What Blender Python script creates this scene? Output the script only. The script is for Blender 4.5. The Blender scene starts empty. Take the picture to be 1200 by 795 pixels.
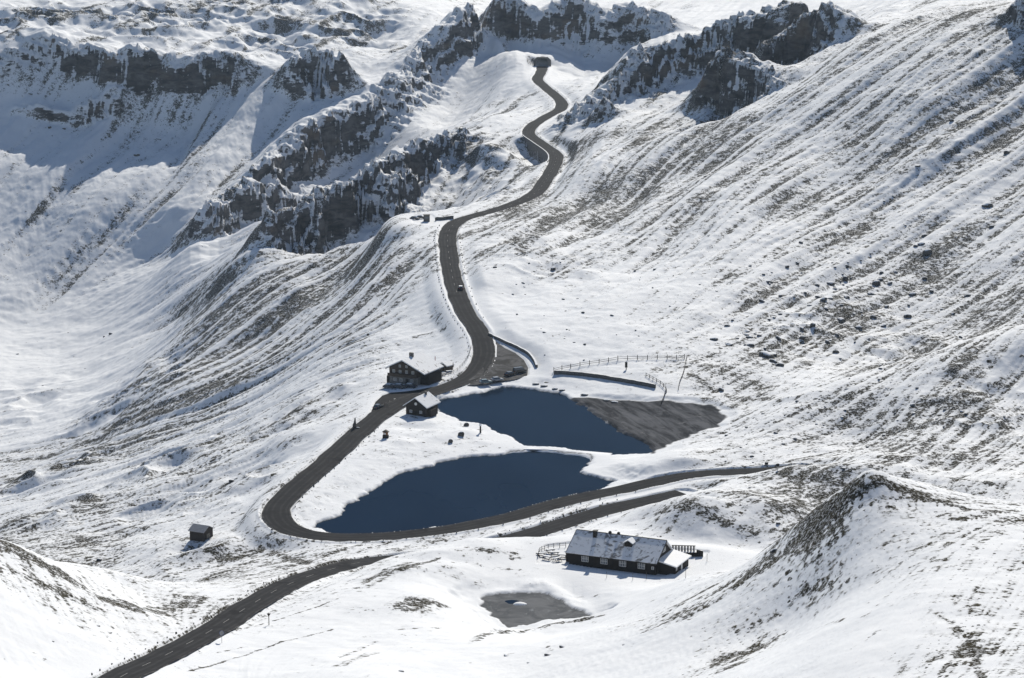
import bpy, bmesh, math, random, time
import numpy as np
from mathutils import Vector
T0 = time.time()
random.seed(7)
sc = bpy.context.scene
col = sc.collection

# ------------------------------------------------------------------ camera model (metres; lake surface is z = 0)
CAM_H, PITCH, FOC = 175.0, math.radians(11.4), 2800.0
CP, SP = math.cos(PITCH), math.sin(PITCH)
def ray(u, v):
    """direction through photo position, scaled so that y advances by 1"""
    xr, yu = (u - 600.0) / FOC, (397.5 - v) / FOC
    k = CP + yu * SP
    return xr / k, (-SP + yu * CP) / k
def at_depth(u, v, d):
    a, t = ray(u, v)
    return (a * d, d, CAM_H + t * d)
def at_height(u, v, z):
    a, t = ray(u, v)
    d = (z - CAM_H) / t
    return (a * d, d, z)

# ------------------------------------------------------------------ noise
def _hash(ix, iy, seed):
    h = (ix.astype(np.uint32) * np.uint32(374761393) + iy.astype(np.uint32) * np.uint32(668265263)
         + np.uint32((seed * 1274126177) & 0xffffffff))
    h = (h ^ (h >> np.uint32(13))) * np.uint32(1274126177)
    h = h ^ (h >> np.uint32(16))
    return (h & np.uint32(0xffff)).astype(np.float32) / 65535.0
def vnoise(x, y, seed=0):
    xf, yf = np.floor(x), np.floor(y)
    ix, iy = xf.astype(np.int64), yf.astype(np.int64)
    fx, fy = (x - xf).astype(np.float32), (y - yf).astype(np.float32)
    fx = fx * fx * fx * (fx * (fx * 6 - 15) + 10); fy = fy * fy * fy * (fy * (fy * 6 - 15) + 10)
    a, b = _hash(ix, iy, seed), _hash(ix + 1, iy, seed)
    c, d = _hash(ix, iy + 1, seed), _hash(ix + 1, iy + 1, seed)
    return (a + (b - a) * fx) * (1 - fy) + (c + (d - c) * fx) * fy
def fbm(x, y, octv=4, seed=0, gain=0.5):
    """about -1 .. 1"""
    s, amp, tot = 0, 1.0, 0
    for o in range(octv):
        s = s + amp * (vnoise(x * 2 ** o + 17.3 * o, y * 2 ** o - 9.1 * o, seed + o) * 2 - 1)
        tot += amp; amp *= gain
    return s / tot * 1.6
def sstep(a, b, x):
    t = np.clip((x - a) / (b - a), 0, 1)
    return t * t * (3 - 2 * t)

# ------------------------------------------------------------------ grid of the ground sheet (finer where it is nearer)
def make_rows():
    ys = [150.0]
    while ys[-1] < 7000:
        y = ys[-1]
        if y < 270: d = 4.0
        elif y < 660: d = 0.5
        elif y < 1100: d = 0.5 + (y - 660) / 440 * 0.55
        elif y < 1850: d = 1.05 + (y - 1100) / 750 * 0.55
        elif y < 2300: d = 1.6 + (y - 1850) / 450 * 4
        else: d = 5.6 + (y - 2300) * 0.02
        ys.append(y + d)
    return np.array(ys)
def make_cols():
    inner = np.linspace(-0.236, 0.236, 930)
    st = inner[1] - inner[0]
    out, a = [], 0.236
    while a < 0.75:
        st = min(st * 1.12, 0.03); a += st; out.append(a)
    out = np.array(out)
    return np.concatenate([-out[::-1], inner, out])
ROWS, COLS = make_rows(), make_cols()
NR, NC = len(ROWS), len(COLS)
GY = np.repeat(ROWS[:, None], NC, 1)
GX = ROWS[:, None] * COLS[None, :]
def rc(x, y):
    """fractional grid index of plan positions"""
    y = np.asarray(y, float); x = np.asarray(x, float)
    return np.interp(y, ROWS, np.arange(NR)), np.interp(x / y, COLS, np.arange(NC))
def bil(F, r, c):
    r0 = np.clip(np.floor(r).astype(int), 0, NR - 2); c0 = np.clip(np.floor(c).astype(int), 0, NC - 2)
    fr, fc = np.clip(r - r0, 0, 1), np.clip(c - c0, 0, 1)
    return ((F[r0, c0] * (1 - fc) + F[r0, c0 + 1] * fc) * (1 - fr) + (F[r0 + 1, c0] * (1 - fc) + F[r0 + 1, c0 + 1] * fc) * fr)

# ------------------------------------------------------------------ roads and shores (photo position, height) -> plan
ROAD_MAIN = [(938,548.5,5.8),(923,549.5,5.5),(900,551.5,5),(850,554,4),(800,558,3.2),(733,573,2),(700,579,1.8),(667,586,1.7),(633,595.5,1.6),(600,606,1.6),(550,616.5,1.6),
 (500,624,1.6),(450,629,1.6),(400,630.5,1.7),(380,629.5,1.8),(353,625.5,2),(334,617,2.1),(323,603,2.2),(330,588,2.3),(361,560,2.4),(393,532,2.2),(407,519,2.0),
 (427,501,1.8),(450,483,1.7),(477,468.5,1.6),(510,458,1.5),(543,446,1.6),(560,433,2.4),(567.5,413,4.0),(563,392,6),(544,364,8),(532,332,10),(526,298,12),(525,274,13.2),
 (536,259.5,13.7),(560,252,14),(600,240,14.2),(628,226,14.5),(640,210,15),(650,193,15.5),(651,181,16),(634,168,17.2),(620.5,158,18.5),
 (623,148,20),(640,137,21.5),(657,127.5,23),(656,117,24.3),(641,104,26.2),(630,94,28),(633,87,29.3),(635,82,30),(635.5,78,30.3)]
ROAD_FORE = [(85,830,43),(143,793,36),(193,769,31),(250,738,25),(293,710,20),(330,689,15.5),(367,674,11.5),(400,664.5,8.5),(430,658,6),(460,656,3.6),(520,650,3.0),(570,639,3.2),
 (607,630,3.4),(633,622.5,3),(667,611.5,2.7),(700,601,2.4),(733,592.5,2.2),(760,587,2.3),(800,578,2.8)]
def spline(pts, step):
    """Catmull-Rom through 3-D points, resampled at even steps"""
    P = np.array(pts, float)
    P = np.vstack([2 * P[0] - P[1], P, 2 * P[-1] - P[-2]])
    out = []
    for i in range(1, len(P) - 2):
        p0, p1, p2, p3 = P[i - 1:i + 3]
        t = np.linspace(0, 1, 24, endpoint=False)[:, None]
        out.append(0.5 * (2 * p1 + (p2 - p0) * t + (2 * p0 - 5 * p1 + 4 * p2 - p3) * t ** 2 + (3 * p1 - p0 - 3 * p2 + p3) * t ** 3))
    out.append(P[-2][None])
    Q = np.vstack(out)
    L = np.concatenate([[0], np.cumsum(np.linalg.norm(np.diff(Q, axis=0), axis=1))])
    s = np.linspace(0, L[-1], int(L[-1] / step) + 1)
    return np.stack([np.interp(s, L, Q[:, k]) for k in range(3)], 1)
def smooth_line(Q, n):
    for _ in range(n):
        Q[1:-1] = 0.25 * Q[:-2] + 0.5 * Q[1:-1] + 0.25 * Q[2:]
    return Q
RM = smooth_line(spline([at_height(*p) for p in ROAD_MAIN], 1.5), 12)
RF = smooth_line(spline([at_height(*p) for p in ROAD_FORE], 1.5), 12)
HW = 3.75

LAKE_UP = [(511,473),(516,469),(540,464.5),(570,458.5),(585,455.5),(600,454.5),(627,457.5),(650,461.5),(667,465.5),(690,482),(710,494),(727,505.5),(745,516),(760,525.5),(766,530),(755,532.5),
 (735,533.5),(712,533.5),(690,530.5),(660,526.5),(620,524),(613,521.5),(597,513),(567,500),(545,494),(527,488),(518,482)]
LAKE_LOW = [(372,615),(385,609),(400,604),(412,592),(430,577),(447,568),(462,559),(480,553),(500,547),(523,541),(545,537),(563,535.5),(590,532.5),(613,529.5),(622,527),(650,529),(685,533.5),(698,539),(690,544),(677,554),(700,560),(720,565.5),
 (708,571),(690,578),(670,584),(650,590),(625,596),(600,602.5),(575,608),(550,613),(525,617.5),(500,621.5),(475,625),(450,627),(425,628),(400,627.5),(382,625),(373,620)]
MUD = [(667,465.8),(690,466),(720,470),(760,473),(800,475),(830,480),(845,487),(852,496),(838,505),(810,512),(792,517),(778,525),(765,531),(745,516.5),(727,505.5),(690,482)]
POND_Z = 11.0
ICE_POND = [(565,710),(568,704),(575,699),(588,696.5),(604,696.2),(620,697),(633,695.6),(645,698),(656,704),(668,711),(680,717),(689,722),(672,724),(655,726),(638,727.5),(620,730),(606,735),(596,736),(586,730),(575,722)]
SHORE = 0.0
def plan_poly(pts, z): return np.array([at_height(u, v, z)[:2] for u, v in pts])
lake_up, lake_low, mud_poly = plan_poly(LAKE_UP, 0), plan_poly(LAKE_LOW, 0), plan_poly(MUD, 0.6)
ice_poly = plan_poly(ICE_POND, POND_Z)
PAD_INN = [(437,491,1.8),(435,482,1.7),(440,471,1.7),(448,463.5,1.7),(458,460,1.7),(475,458.5,1.7),(492,456,1.7),(510,452.5,1.6),(500,462,1.5),(470,474,1.6),(448,487,1.7)]
PAD_TURN = [(575,396,5.3),(584,402,4.7),(592,408,4.1),(604,414,3.5),(614,422,2.9),(619,431,2.3),(618,439,1.9),(605,444,1.6),(590,446,1.5),(566,450,1.5),(548,451,1.5),(545,448,1.6),(556,441,1.9),(571,425,3.1),(574,410,4.2)]
PAD_TOP = [(514,266,13.4),(520,262,13.5),(531,257.5,13.7),(540,257,13.8),(534,261,13.7),(526,268,13.4),(520,270,13.3)]
PAD_KIOSK = [(484,262,13.5),(486,253,13.8),(505,252,13.8),(512,258,13.6),(506,264,13.4)]
PAD_HUT = [(630,662,10.9),(640,641,10.9),(690,634,11.2),(830,648,11.2),(818,662,11.2),(775,677,11.2),(720,670,11.2),(668,662,11.0)]
def plane_of(pts):
    P = np.array([at_height(*p) for p in pts]); A = np.c_[P[:, :2], np.ones(len(P))]
    return P[:, :2], np.linalg.lstsq(A, P[:, 2], rcond=None)[0]

# ------------------------------------------------------------------ base relief: thin-plate surface through surveyed points (photo position, depth)
CTRL = [
 # foreground left
 (0,795,372),(90,795,392),(0,720,410),(0,632,468),(40,650,466),(80,674,462),(110,692,466),(160,712,462),(100,740,425),(60,700,440),(150,740,440),(200,720,470),(230,700,490),(270,680,525),(330,660,575),(180,690,560),(120,668,600),(60,650,625),
 # foreground middle
 (500,700,490),(450,720,470),(450,795,388),(300,795,398),(360,740,450),(600,795,398),(600,750,452),(750,795,368),(750,730,448),(700,695,520),(730,698,512),(660,692,525),(455,654,540),(500,644,545),(540,638,549),(580,633.5,555),(604,632.5,560),(590,660,540),(640,680,516),(430,690,500),(380,700,490),
 (640,650,556),(670,660,543),(715,668,539),(770,674,532),(830,655,556),(800,640,572),(700,625,580),(760,610,596),(870,640,575),(840,675,525),(800,690,470),(700,740,428),(560,715,502),(690,727,494),
 # right hill
 (1020,561,400),(990,580,404),(960,603,412),(935,622,425),(910,636,440),(880,660,435),(850,682,425),(800,708,420),(765,725,425),(1000,640,380),(1000,720,340),(1000,795,300),(850,795,338),(930,720,375),(1060,580,395),(1100,595,390),(1200,604,385),(1200,700,330),(1200,795,282),(1100,700,330),
 # behind right hill
 (800,588,603),(840,592,600),(830,600,590),(900,600,592),(900,575,622),(760,600,604),(870,560,640),(1000,520,692),(1000,545,640),(1100,555,625),(1200,560,612),(1200,500,682),(1200,440,726),(1200,395,746),(1100,430,735),(1000,453,735),(920,470,735),(850,492,728),(900,520,690),(800,535,668),(730,552,664),(950,550,650),
 # gully and the big right slope
 (1200,378,846),(1100,415,820),(1000,435,790),(920,455,768),(860,480,748),(1200,300,935),(1200,200,1042),(1200,100,1132),(1200,20,1205),(1100,350,905),(1100,250,1000),(1100,150,1090),(1100,50,1190),
 (1000,350,898),(1000,250,1015),(1000,150,1120),(1000,60,1240),(850,400,828),(850,300,948),(850,220,1060),(920,150,1150),(950,90,1230),(870,190,1110),(800,200,1130),(720,230,1120),(650,252,1085),(600,290,1000),(600,350,902),(700,350,892),(700,420,808),(640,415,815),(750,440,786),(800,450,776),(780,300,970),(700,290,990),(700,190,1180),(640,235,1130),
 (680,165,1290),(720,130,1340),(760,110,1360),(820,140,1260),(900,110,1240),(860,135,1210),
 # inn and the spur slope to the left
 (450,440,800),(500,420,830),(520,400,850),(500,380,885),(450,380,898),(480,330,960),(495,290,1010),(480,270,1050),(505,262,1064),(460,258,1075),(400,332,1060),(425,290,1100),(400,400,898),(350,340,1070),(400,440,825),(350,450,850),(300,400,1030),(300,470,882),(200,450,1005),(250,520,795),(100,510,1005),(0,560,945),(300,560,690),(350,530,715),(400,500,725),(150,600,700),(100,565,820),(0,605,780),(237,634,612),(280,620,620),(300,600,634),(200,650,600),(320,640,598),
 (250,350,1150),(320,322,1125),
 # left basin and back slope
 (50,380,1330),(0,440,1212),(0,380,1330),(100,440,1200),(150,400,1240),(200,380,1230),(0,500,1080),(150,350,1342),(200,300,1400),(250,300,1330),(100,250,1455),(0,250,1462),(0,130,1570),(100,130,1570),(0,190,1512),(150,190,1512),(200,150,1552),(260,130,1575),(200,250,1440),(300,150,1555),
 (0,50,1640),(100,45,1665),(200,45,1690),(270,60,1670),(320,50,1740),(390,50,1720),(0,10,1790),(100,8,1830),(200,5,1850),(300,12,1850),(400,5,1880),(450,60,1760),(430,90,1650),(350,110,1590),
 # first spur, its near foot
 (480,110,1600),(540,60,1700),(430,165,1550),(370,200,1482),(300,238,1432),(250,272,1392),(230,290,1340),(500,120,1540),(560,110,1590),(450,182,1475),(402,204,1445),(330,246,1365),(270,292,1300),
 # second spur, its near foot
 (560,190,1270),(500,218,1250),(440,252,1195),(380,288,1182),(330,302,1160),(298,292,1185),(290,300,1170),(590,180,1300),(580,140,1430),(600,210,1225),(540,230,1165),
 # head of the pass
 (600,90,1630),(560,70,1680),(600,60,1685),(640,70,1705),(690,70,1705),(650,50,1725),(700,50,1720),(740,60,1690),(760,80,1600),(790,50,1700),(700,95,1590),(720,95,1560),(830,30,1850),(880,14,2050),(690,115,1480),(600,125,1510),
]
HIDDEN = [ # plan points behind crests that the photograph cannot see: x, y, z
 (65,470,34),(66,540,14),(110,470,38),(110,550,15),(40,500,22),(160,520,28),(90,600,7),
 (-95,520,18),(-120,500,25),(-60,150,110),(0,150,110),(60,150,112),(0,260,62),(-60,280,60),
 (90,1560,44),(190,1600,55),(140,1750,50),(260,1500,85),(320,1350,100),(60,1900,40),(0,1900,45),(150,2300,34),(-200,2300,95),(-330,2000,90),(300,2300,60),(0,2400,34),(450,2300,120),
 (-300,3000,70),(0,3000,60),(400,3000,110),(-600,4500,260),(0,4500,230),(700,4500,260),(0,6900,560),(-1500,6900,600),(1500,6900,600),(-2500,4500,380),(2500,4500,420),
 (420,1200,150),(520,1000,170),(480,800,110),(350,650,60),(600,1500,210),(800,2200,260),(250,420,75),(200,250,95),(-250,420,30),(-350,600,-40),(-400,900,-85),(-500,1200,-80),(-600,1600,30),(-800,2200,150),(-180,250,75),
]
ctrl = [at_depth(*c) for c in CTRL] + HIDDEN
ctrl += [tuple(p) for p in RM[::16]] + [tuple(p) for p in RF[::16]]
ctrl += [(x, y, 0.8) for x, y in list(lake_up[::2]) + list(lake_low[::2])] + [(x, y, POND_Z + .3) for x, y in ice_poly[::4]] + [(x, y, 1.2) for x, y in mud_poly[4:12:2]]
ctrl = np.array(ctrl)
def tps_fit_eval(P, zs, Q, lam=2e-6):
    sc_b = 0.55
    def q(x, y): return np.stack([x / y, np.log(y) * sc_b], 1)
    A = q(P[:, 0], P[:, 1]); n = len(A)
    def kern(D2): return 0.5 * D2 * np.log(D2 + 1e-12)
    K = kern(((A[:, None] - A[None]) ** 2).sum(2)) + lam * np.eye(n)
    B = np.concatenate([np.ones((n, 1)), A], 1)
    M = np.zeros((n + 3, n + 3)); M[:n, :n] = K; M[:n, n:] = B; M[n:, :n] = B.T
    w = np.linalg.solve(M, np.concatenate([zs, np.zeros(3)]))
    X = q(Q[:, 0], Q[:, 1]); out = np.empty(len(X))
    for i in range(0, len(X), 20000):
        x = X[i:i + 20000]
        D2 = (x ** 2).sum(1)[:, None] + (A ** 2).sum(1)[None] - 2 * x @ A.T
        out[i:i + 20000] = kern(np.maximum(D2, 0)) @ w[:n] + w[n] + x @ w[n + 1:]
    return out
ri = np.unique(np.concatenate([np.arange(0, NR, 8), [NR - 1]])); ci = np.unique(np.concatenate([np.arange(0, NC, 8), [NC - 1]]))
sub = tps_fit_eval(ctrl, ctrl[:, 2], np.stack([GX[np.ix_(ri, ci)].ravel(), GY[np.ix_(ri, ci)].ravel()], 1)).reshape(len(ri), len(ci))
tmp = np.stack([np.interp(np.arange(NC), ci, sub[i]) for i in range(len(ri))])
fi = np.interp(np.arange(NR), ri, np.arange(len(ri))); f0 = np.clip(fi.astype(int), 0, len(ri) - 2); fr = (fi - f0)[:, None]
Zb = tmp[f0] * (1 - fr) + tmp[f0 + 1] * fr
del tmp, sub
print('grid', NR, NC, 'base', round(time.time() - T0, 1))

def cast(Zg, uv):
    """where the sight lines of photo positions first meet the ground -> x, y, z"""
    out = []
    for u, v in uv:
        a, t = ray(u, v)
        c = np.interp(a, COLS, np.arange(NC)); c0 = int(c); f = c - c0
        g = Zg[:, c0] * (1 - f) + Zg[:, min(c0 + 1, NC - 1)] * f
        diff = g - (CAM_H + t * ROWS)
        k = np.argmax(diff > 0)
        if diff[k] <= 0: k = NR - 1
        k = max(k, 1)
        w = -diff[k - 1] / (diff[k] - diff[k - 1] + 1e-9); w = min(max(w, 0), 1)
        y = ROWS[k - 1] + (ROWS[k] - ROWS[k - 1]) * w
        out.append((a * y, y, CAM_H + t * y))
    return np.array(out)
def window(x0, x1, y0, y1):
    r0, r1 = np.searchsorted(ROWS, [y0, y1]); 
    ya, yb = max(y0, 150), max(y1, 151)
    amin = min(x0 / ya, x0 / yb); amax = max(x1 / ya, x1 / yb)
    c0, c1 = np.searchsorted(COLS, [amin, amax])
    return slice(max(r0 - 1, 0), min(r1 + 1, NR)), slice(max(c0 - 1, 0), min(c1 + 1, NC))
def near_line(Q, R):
    """distance to a 3-D polyline (plan), its height, running index and side; NaN-free inside distance R"""
    D = np.full((NR, NC), 1e9, np.float32); H = np.zeros((NR, NC), np.float32); S = np.zeros((NR, NC), np.float32); I = np.zeros((NR, NC), np.float32)
    for i in range(len(Q) - 1):
        p, q = Q[i], Q[i + 1]
        w = window(min(p[0], q[0]) - R, max(p[0], q[0]) + R, min(p[1], q[1]) - R, max(p[1], q[1]) + R)
        x, y = GX[w], GY[w]
        if x.size == 0: continue
        dx, dy = q[0] - p[0], q[1] - p[1]; L2 = dx * dx + dy * dy + 1e-9
        t = np.clip(((x - p[0]) * dx + (y - p[1]) * dy) / L2, 0, 1)
        ex, ey = x - p[0] - t * dx, y - p[1] - t * dy
        d = np.sqrt(ex * ex + ey * ey)
        m = d < D[w]
        D[w] = np.where(m, d, D[w]); H[w] = np.where(m, p[2] + t * (q[2] - p[2]), H[w])
        S[w] = np.where(m, np.sign(dx * ey - dy * ex), S[w]); I[w] = np.where(m, i + t, I[w])
    return D, H, S, I
def poly_sd(poly, R):
    """signed distance to a plan polygon (negative inside), 1e9 beyond R"""
    w = window(poly[:, 0].min() - R, poly[:, 0].max() + R, poly[:, 1].min() - R, poly[:, 1].max() + R)
    x, y = GX[w], GY[w]
    d = np.full(x.shape, 1e9); ins = np.zeros(x.shape, bool)
    n = len(poly)
    for i in range(n):
        p, q = poly[i], poly[(i + 1) % n]
        dx, dy = q - p; L2 = dx * dx + dy * dy + 1e-9
        t = np.clip(((x - p[0]) * dx + (y - p[1]) * dy) / L2, 0, 1)
        d = np.minimum(d, np.hypot(x - p[0] - t * dx, y - p[1] - t * dy))
        cr = ((p[1] > y) != (q[1] > y)) & (x < dx * (y - p[1]) / (dy if abs(dy) > 1e-9 else 1e-9) + p[0])
        ins ^= cr
    return w, np.where(ins, -d, d)

Z = Zb.copy()
ROCK = np.zeros((NR, NC), np.float32)
BARE = np.zeros((NR, NC), np.float32)
MUD_AND_SHADE = np.zeros((NR, NC), np.float32)
# ------------------------------------------------------------------ crags: crest lines that stand above the base and break off on their near side
CRAGS = [ # crest (photo position, depth), near-face width, far fade, face roughness
 ([(-30,64,1630),(0,66,1628),(30,58,1630),(60,44,1640),(85,52,1634),(112,56,1625),(135,64,1612),(160,62,1612),(185,64,1612),(205,76,1606),(235,70,1612),(270,70,1614),(290,84,1600)], 9, 26, 1.0, 18),
 ([(-10,104,1590),(30,98,1590),(60,100,1588),(100,98,1588),(130,92,1592),(150,100,1585)], 6, 14, 1.0, 8),
 ([(332,92,1585),(345,70,1600),(358,60,1610),(373,57,1612),(392,64,1606),(410,80,1590)], 16, 14, 0.8, 8),
 ([(-10,6,1880),(20,3,1880),(45,10,1870),(60,18,1850)], 14, 30, 1.0, 8),
 ([(90,6,1900),(130,2,1900),(150,8,1880)], 8, 30, 1.0, 8),
 ([(296,4,1890),(320,-6,1890),(345,-4,1890),(362,6,1870)], 12, 30, 1.0, 10),
 ([(568,-2,1765),(545,8,1752),(520,28,1725),(495,52,1690),(478,72,1662),(460,88,1635),(440,104,1600),(410,126,1562),(380,140,1535),(350,156,1510),(325,178,1478),(300,198,1448),(265,226,1415),(240,244,1395),(222,262,1380)], 15, 22, 1.1, 22),
 ([(572,162,1350),(545,154,1362),(520,156,1350),(500,163,1332),(483,170,1318),(455,184,1292),(433,197,1268),(400,216,1236),(360,230,1208),(325,245,1188),(298,259,1172)], 19, 20, 1.2, 27),
 ([(560,2,1765),(590,-8,1772),(618,4,1768),(632,12,1762),(650,2,1770),(662,-4,1775),(686,-2,1775),(706,14,1765),(720,13,1762),(734,4,1765),(760,10,1760),(785,20,1750),(800,26,1740)], 12, 30, 1.0, 24),
 ([(636,148,1390),(660,136,1385),(683,120,1392),(710,102,1400),(733,84,1405),(747,62,1425),(775,50,1430),(800,40,1432),(840,30,1430),(870,22,1425),(905,14,1415),(940,8,1405),(970,0,1400)], 15, 26, 1.0, 9),
 ([(684,132,1335),(692,122,1340),(704,117,1342),(718,124,1335),(726,138,1325)], 9, 10, 0.8, 6),
 ([(812,92,1285),(835,72,1292),(855,64,1288),(873,66,1280),(888,74,1268),(905,88,1252),(925,108,1232)], 13, 18, 1.0, 22),
 ([(880,58,1330),(905,36,1345),(925,20,1352),(945,12,1350),(965,14,1335),(985,20,1318),(1003,34,1300)], 10, 20, 1.0, 16),
 ([(1165,14,1195),(1185,2,1200),(1215,-2,1195),(1240,6,1185)], 12, 12, 1.0, 6),
]
dRM, hRM, sRM, iRM = near_line(RM, 90)
roadfar = sstep(10, 70, dRM)
DROP = np.zeros((NR, NC), np.float32)
for line, wn, wf, rgh, drop in CRAGS:
    Q = spline([at_depth(*p) for p in line], 3.0)
    r, c = rc(Q[:, 0], Q[:, 1]); hb = np.maximum(Q[:, 2] - bil(Zb, r, c), 0)
    n = len(Q); s = np.arange(n)
    hb *= sstep(0, 6, s) * sstep(0, 6, n - 1 - s)
    hb *= 1 + 0.13 * fbm(s * 0.13, s * 0 + line[0][0], 3, 5)
    Qh = Q.copy(); Qh[:, 2] = hb
    D, Hh, S, I = near_line(Qh, 150); efade = sstep(0, 10, I) * sstep(0, 10, n - 1 - I)
    w = D < 1e8
    x, y, d = GX[w], GY[w], D[w]
    # left-to-right crest: the near (camera) side lies to its right
    sg = S[w] * (1 if Q[-1, 0] < Q[0, 0] else -1)
    js = fbm(x / 17, y / 17, 4, 11) * wn * 0.55 * rgh
    near = sg > 0
    dd = np.where(near, np.maximum(d + js * sstep(0, 5, d), 0), d)
    wnn = wn * (0.6 + 1.3 * vnoise(x / 45, y / 45, 3) ** 1.3)
    ledge = dd / wnn
    ledge = ledge + 0.12 * np.sin(ledge * 17 + 3 * fbm(x / 12, y / 12, 2, 9)) * (ledge > .05) * (ledge < 1)
    prof = np.where(near, 1 - sstep(0, 1.0, ledge) , np.exp(-(dd / wf) ** 2))
    Z[w] += Hh[w] * prof * (1 + 0.10 * fbm(x / 9, y / 9, 3, 21))
    wide = 0.55 + 1.1 * vnoise(x / 55, y / 55, 13)
    DROP[w] = np.maximum(DROP[w], np.where(near, drop * (0.4 * sstep(0, 1, ledge) + 0.6 * sstep(0.5, 2.6 + wide, d / wn)) * (1 - sstep(2.8 * wn, 145, d)) * efade[w], 0))
    rk = np.where(near, (1 - sstep(0.7, 1.3 + .5 * vnoise(x / 20, y / 20, 15), ledge)) * (0.35 + 0.75 * sstep(.25, .55, vnoise(x / 38 + 5, y / 38, 17))) , 1 - sstep(1.0, 5.0, d + 2 * fbm(x / 8, y / 8, 2, 4))) * sstep(3, 12, Hh[w] + drop * efade[w])
    ROCK[w] = np.maximum(ROCK[w], rk)
def soften(F, n):
    for _ in range(n):
        F = (np.roll(F, 2, 0) + 2 * F + np.roll(F, -2, 0)) / 4
        F = (np.roll(F, 2, 1) + 2 * F + np.roll(F, -2, 1)) / 4
    return F
Z -= soften(DROP, 6) * roadfar
del D, Hh, S, I, DROP
print('crags', round(time.time() - T0, 1))
# ------------------------------------------------------------------ distance to roads, shores and pads
dRF, hRF, sRF, iRF = near_line(RF, 30)
flat = np.minimum(dRM, dRF).astype(np.float32)
for poly, R in ((lake_up, 60), (lake_low, 60), (ice_poly, 25), (mud_poly, 40)):
    w, sd = poly_sd(poly, R)
    flat[w] = np.minimum(flat[w], np.maximum(sd, 0))
pads = []
for pts in (PAD_INN, PAD_TURN, PAD_TOP, PAD_KIOSK, PAD_HUT):
    pp, pl = plane_of(pts); pads.append((pp, pl, pts is PAD_HUT or pts is PAD_KIOSK))
    w, sd = poly_sd(pp, 25)
    flat[w] = np.minimum(flat[w], np.maximum(sd, 0))
calm = sstep(3, 26, flat)          # 0 beside roads and water, 1 in the open

# ------------------------------------------------------------------ fall-line field: drift and gully streaks follow it
FLOW = [(1000,150,830,270),(1150,100,980,220),(1060,60,900,170),(900,200,780,300),(700,220,620,275),(1150,300,1000,380),(1000,400,900,450),(1180,220,1030,320),(950,60,860,130),(820,230,720,310),(700,340,640,370),
 (460,280,330,400),(330,380,180,470),(420,400,250,490),(250,470,100,520),(400,340,280,430),(500,290,440,350),(300,290,220,350),(450,470,330,540),(300,540,160,590),
 (300,130,200,260),(150,150,60,260),(50,250,0,310),(250,280,150,345),(380,180,330,230),(200,60,150,110),(350,20,300,60),(100,30,60,50),
 (560,60,480,150),(540,130,450,190),(690,30,680,80),(620,110,560,140),(600,190,540,240),(440,80,330,150),(560,170,500,230),(420,230,350,290),
 (1180,450,1050,540),(1000,480,900,520),(1150,560,1000,575),(300,610,200,650),(1000,580,920,660),(900,680,800,740),(1150,650,1100,760),(500,690,430,720),(640,690,600,740),(40,660,90,740)]
A0 = cast(Zb, [(f[0], f[1]) for f in FLOW]); A1 = cast(Zb, [(f[2], f[3]) for f in FLOW])
mid, dv = (A0 + A1) / 2, (A1 - A0)[:, :2]
dv /= np.linalg.norm(dv, axis=1)[:, None]
sr, sco = NR // 6, NC // 6
qr = np.linspace(0, NR - 1, sr).astype(int); qc = np.linspace(0, NC - 1, sco).astype(int)
qa, qb = GX[np.ix_(qr, qc)] / GY[np.ix_(qr, qc)], np.log(GY[np.ix_(qr, qc)])
ma, mb = mid[:, 0] / mid[:, 1], np.log(mid[:, 1])
W = 1 / (((qa[..., None] - ma) ** 2 + (0.45 * (qb[..., None] - mb)) ** 2) + 2e-4) ** 2
VX = (W * dv[:, 0]).sum(-1); VY = (W * dv[:, 1]).sum(-1); nn = np.hypot(VX, VY) + 1e-9; VX /= nn; VY /= nn
def upsample(F, nr, nc):
    a = np.linspace(0, F.shape[0] - 1, nr); b = np.linspace(0, F.shape[1] - 1, nc)
    a0 = np.clip(a.astype(int), 0, F.shape[0] - 2); b0 = np.clip(b.astype(int), 0, F.shape[1] - 2)
    fa, fb = (a - a0)[:, None].astype(np.float32), (b - b0)[None].astype(np.float32)
    F = F.astype(np.float32)
    return (F[a0][:, b0] * (1 - fb) + F[a0][:, b0 + 1] * fb) * (1 - fa) + (F[a0 + 1][:, b0] * (1 - fb) + F[a0 + 1][:, b0 + 1] * fb) * fa
def blur(F, n):
    for _ in range(n):
        F = (np.roll(F, 1, 0) + 2 * F + np.roll(F, -1, 0)) / 4
        F = (np.roll(F, 1, 1) + 2 * F + np.roll(F, -1, 1)) / 4
    return F
def norm01(F):
    """flatten the histogram to 0..1"""
    smp = np.sort(F.ravel()[:: max(1, F.size // 60000)])
    return np.interp(F, smp, np.linspace(0, 1, len(smp))).astype(np.float32)
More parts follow.
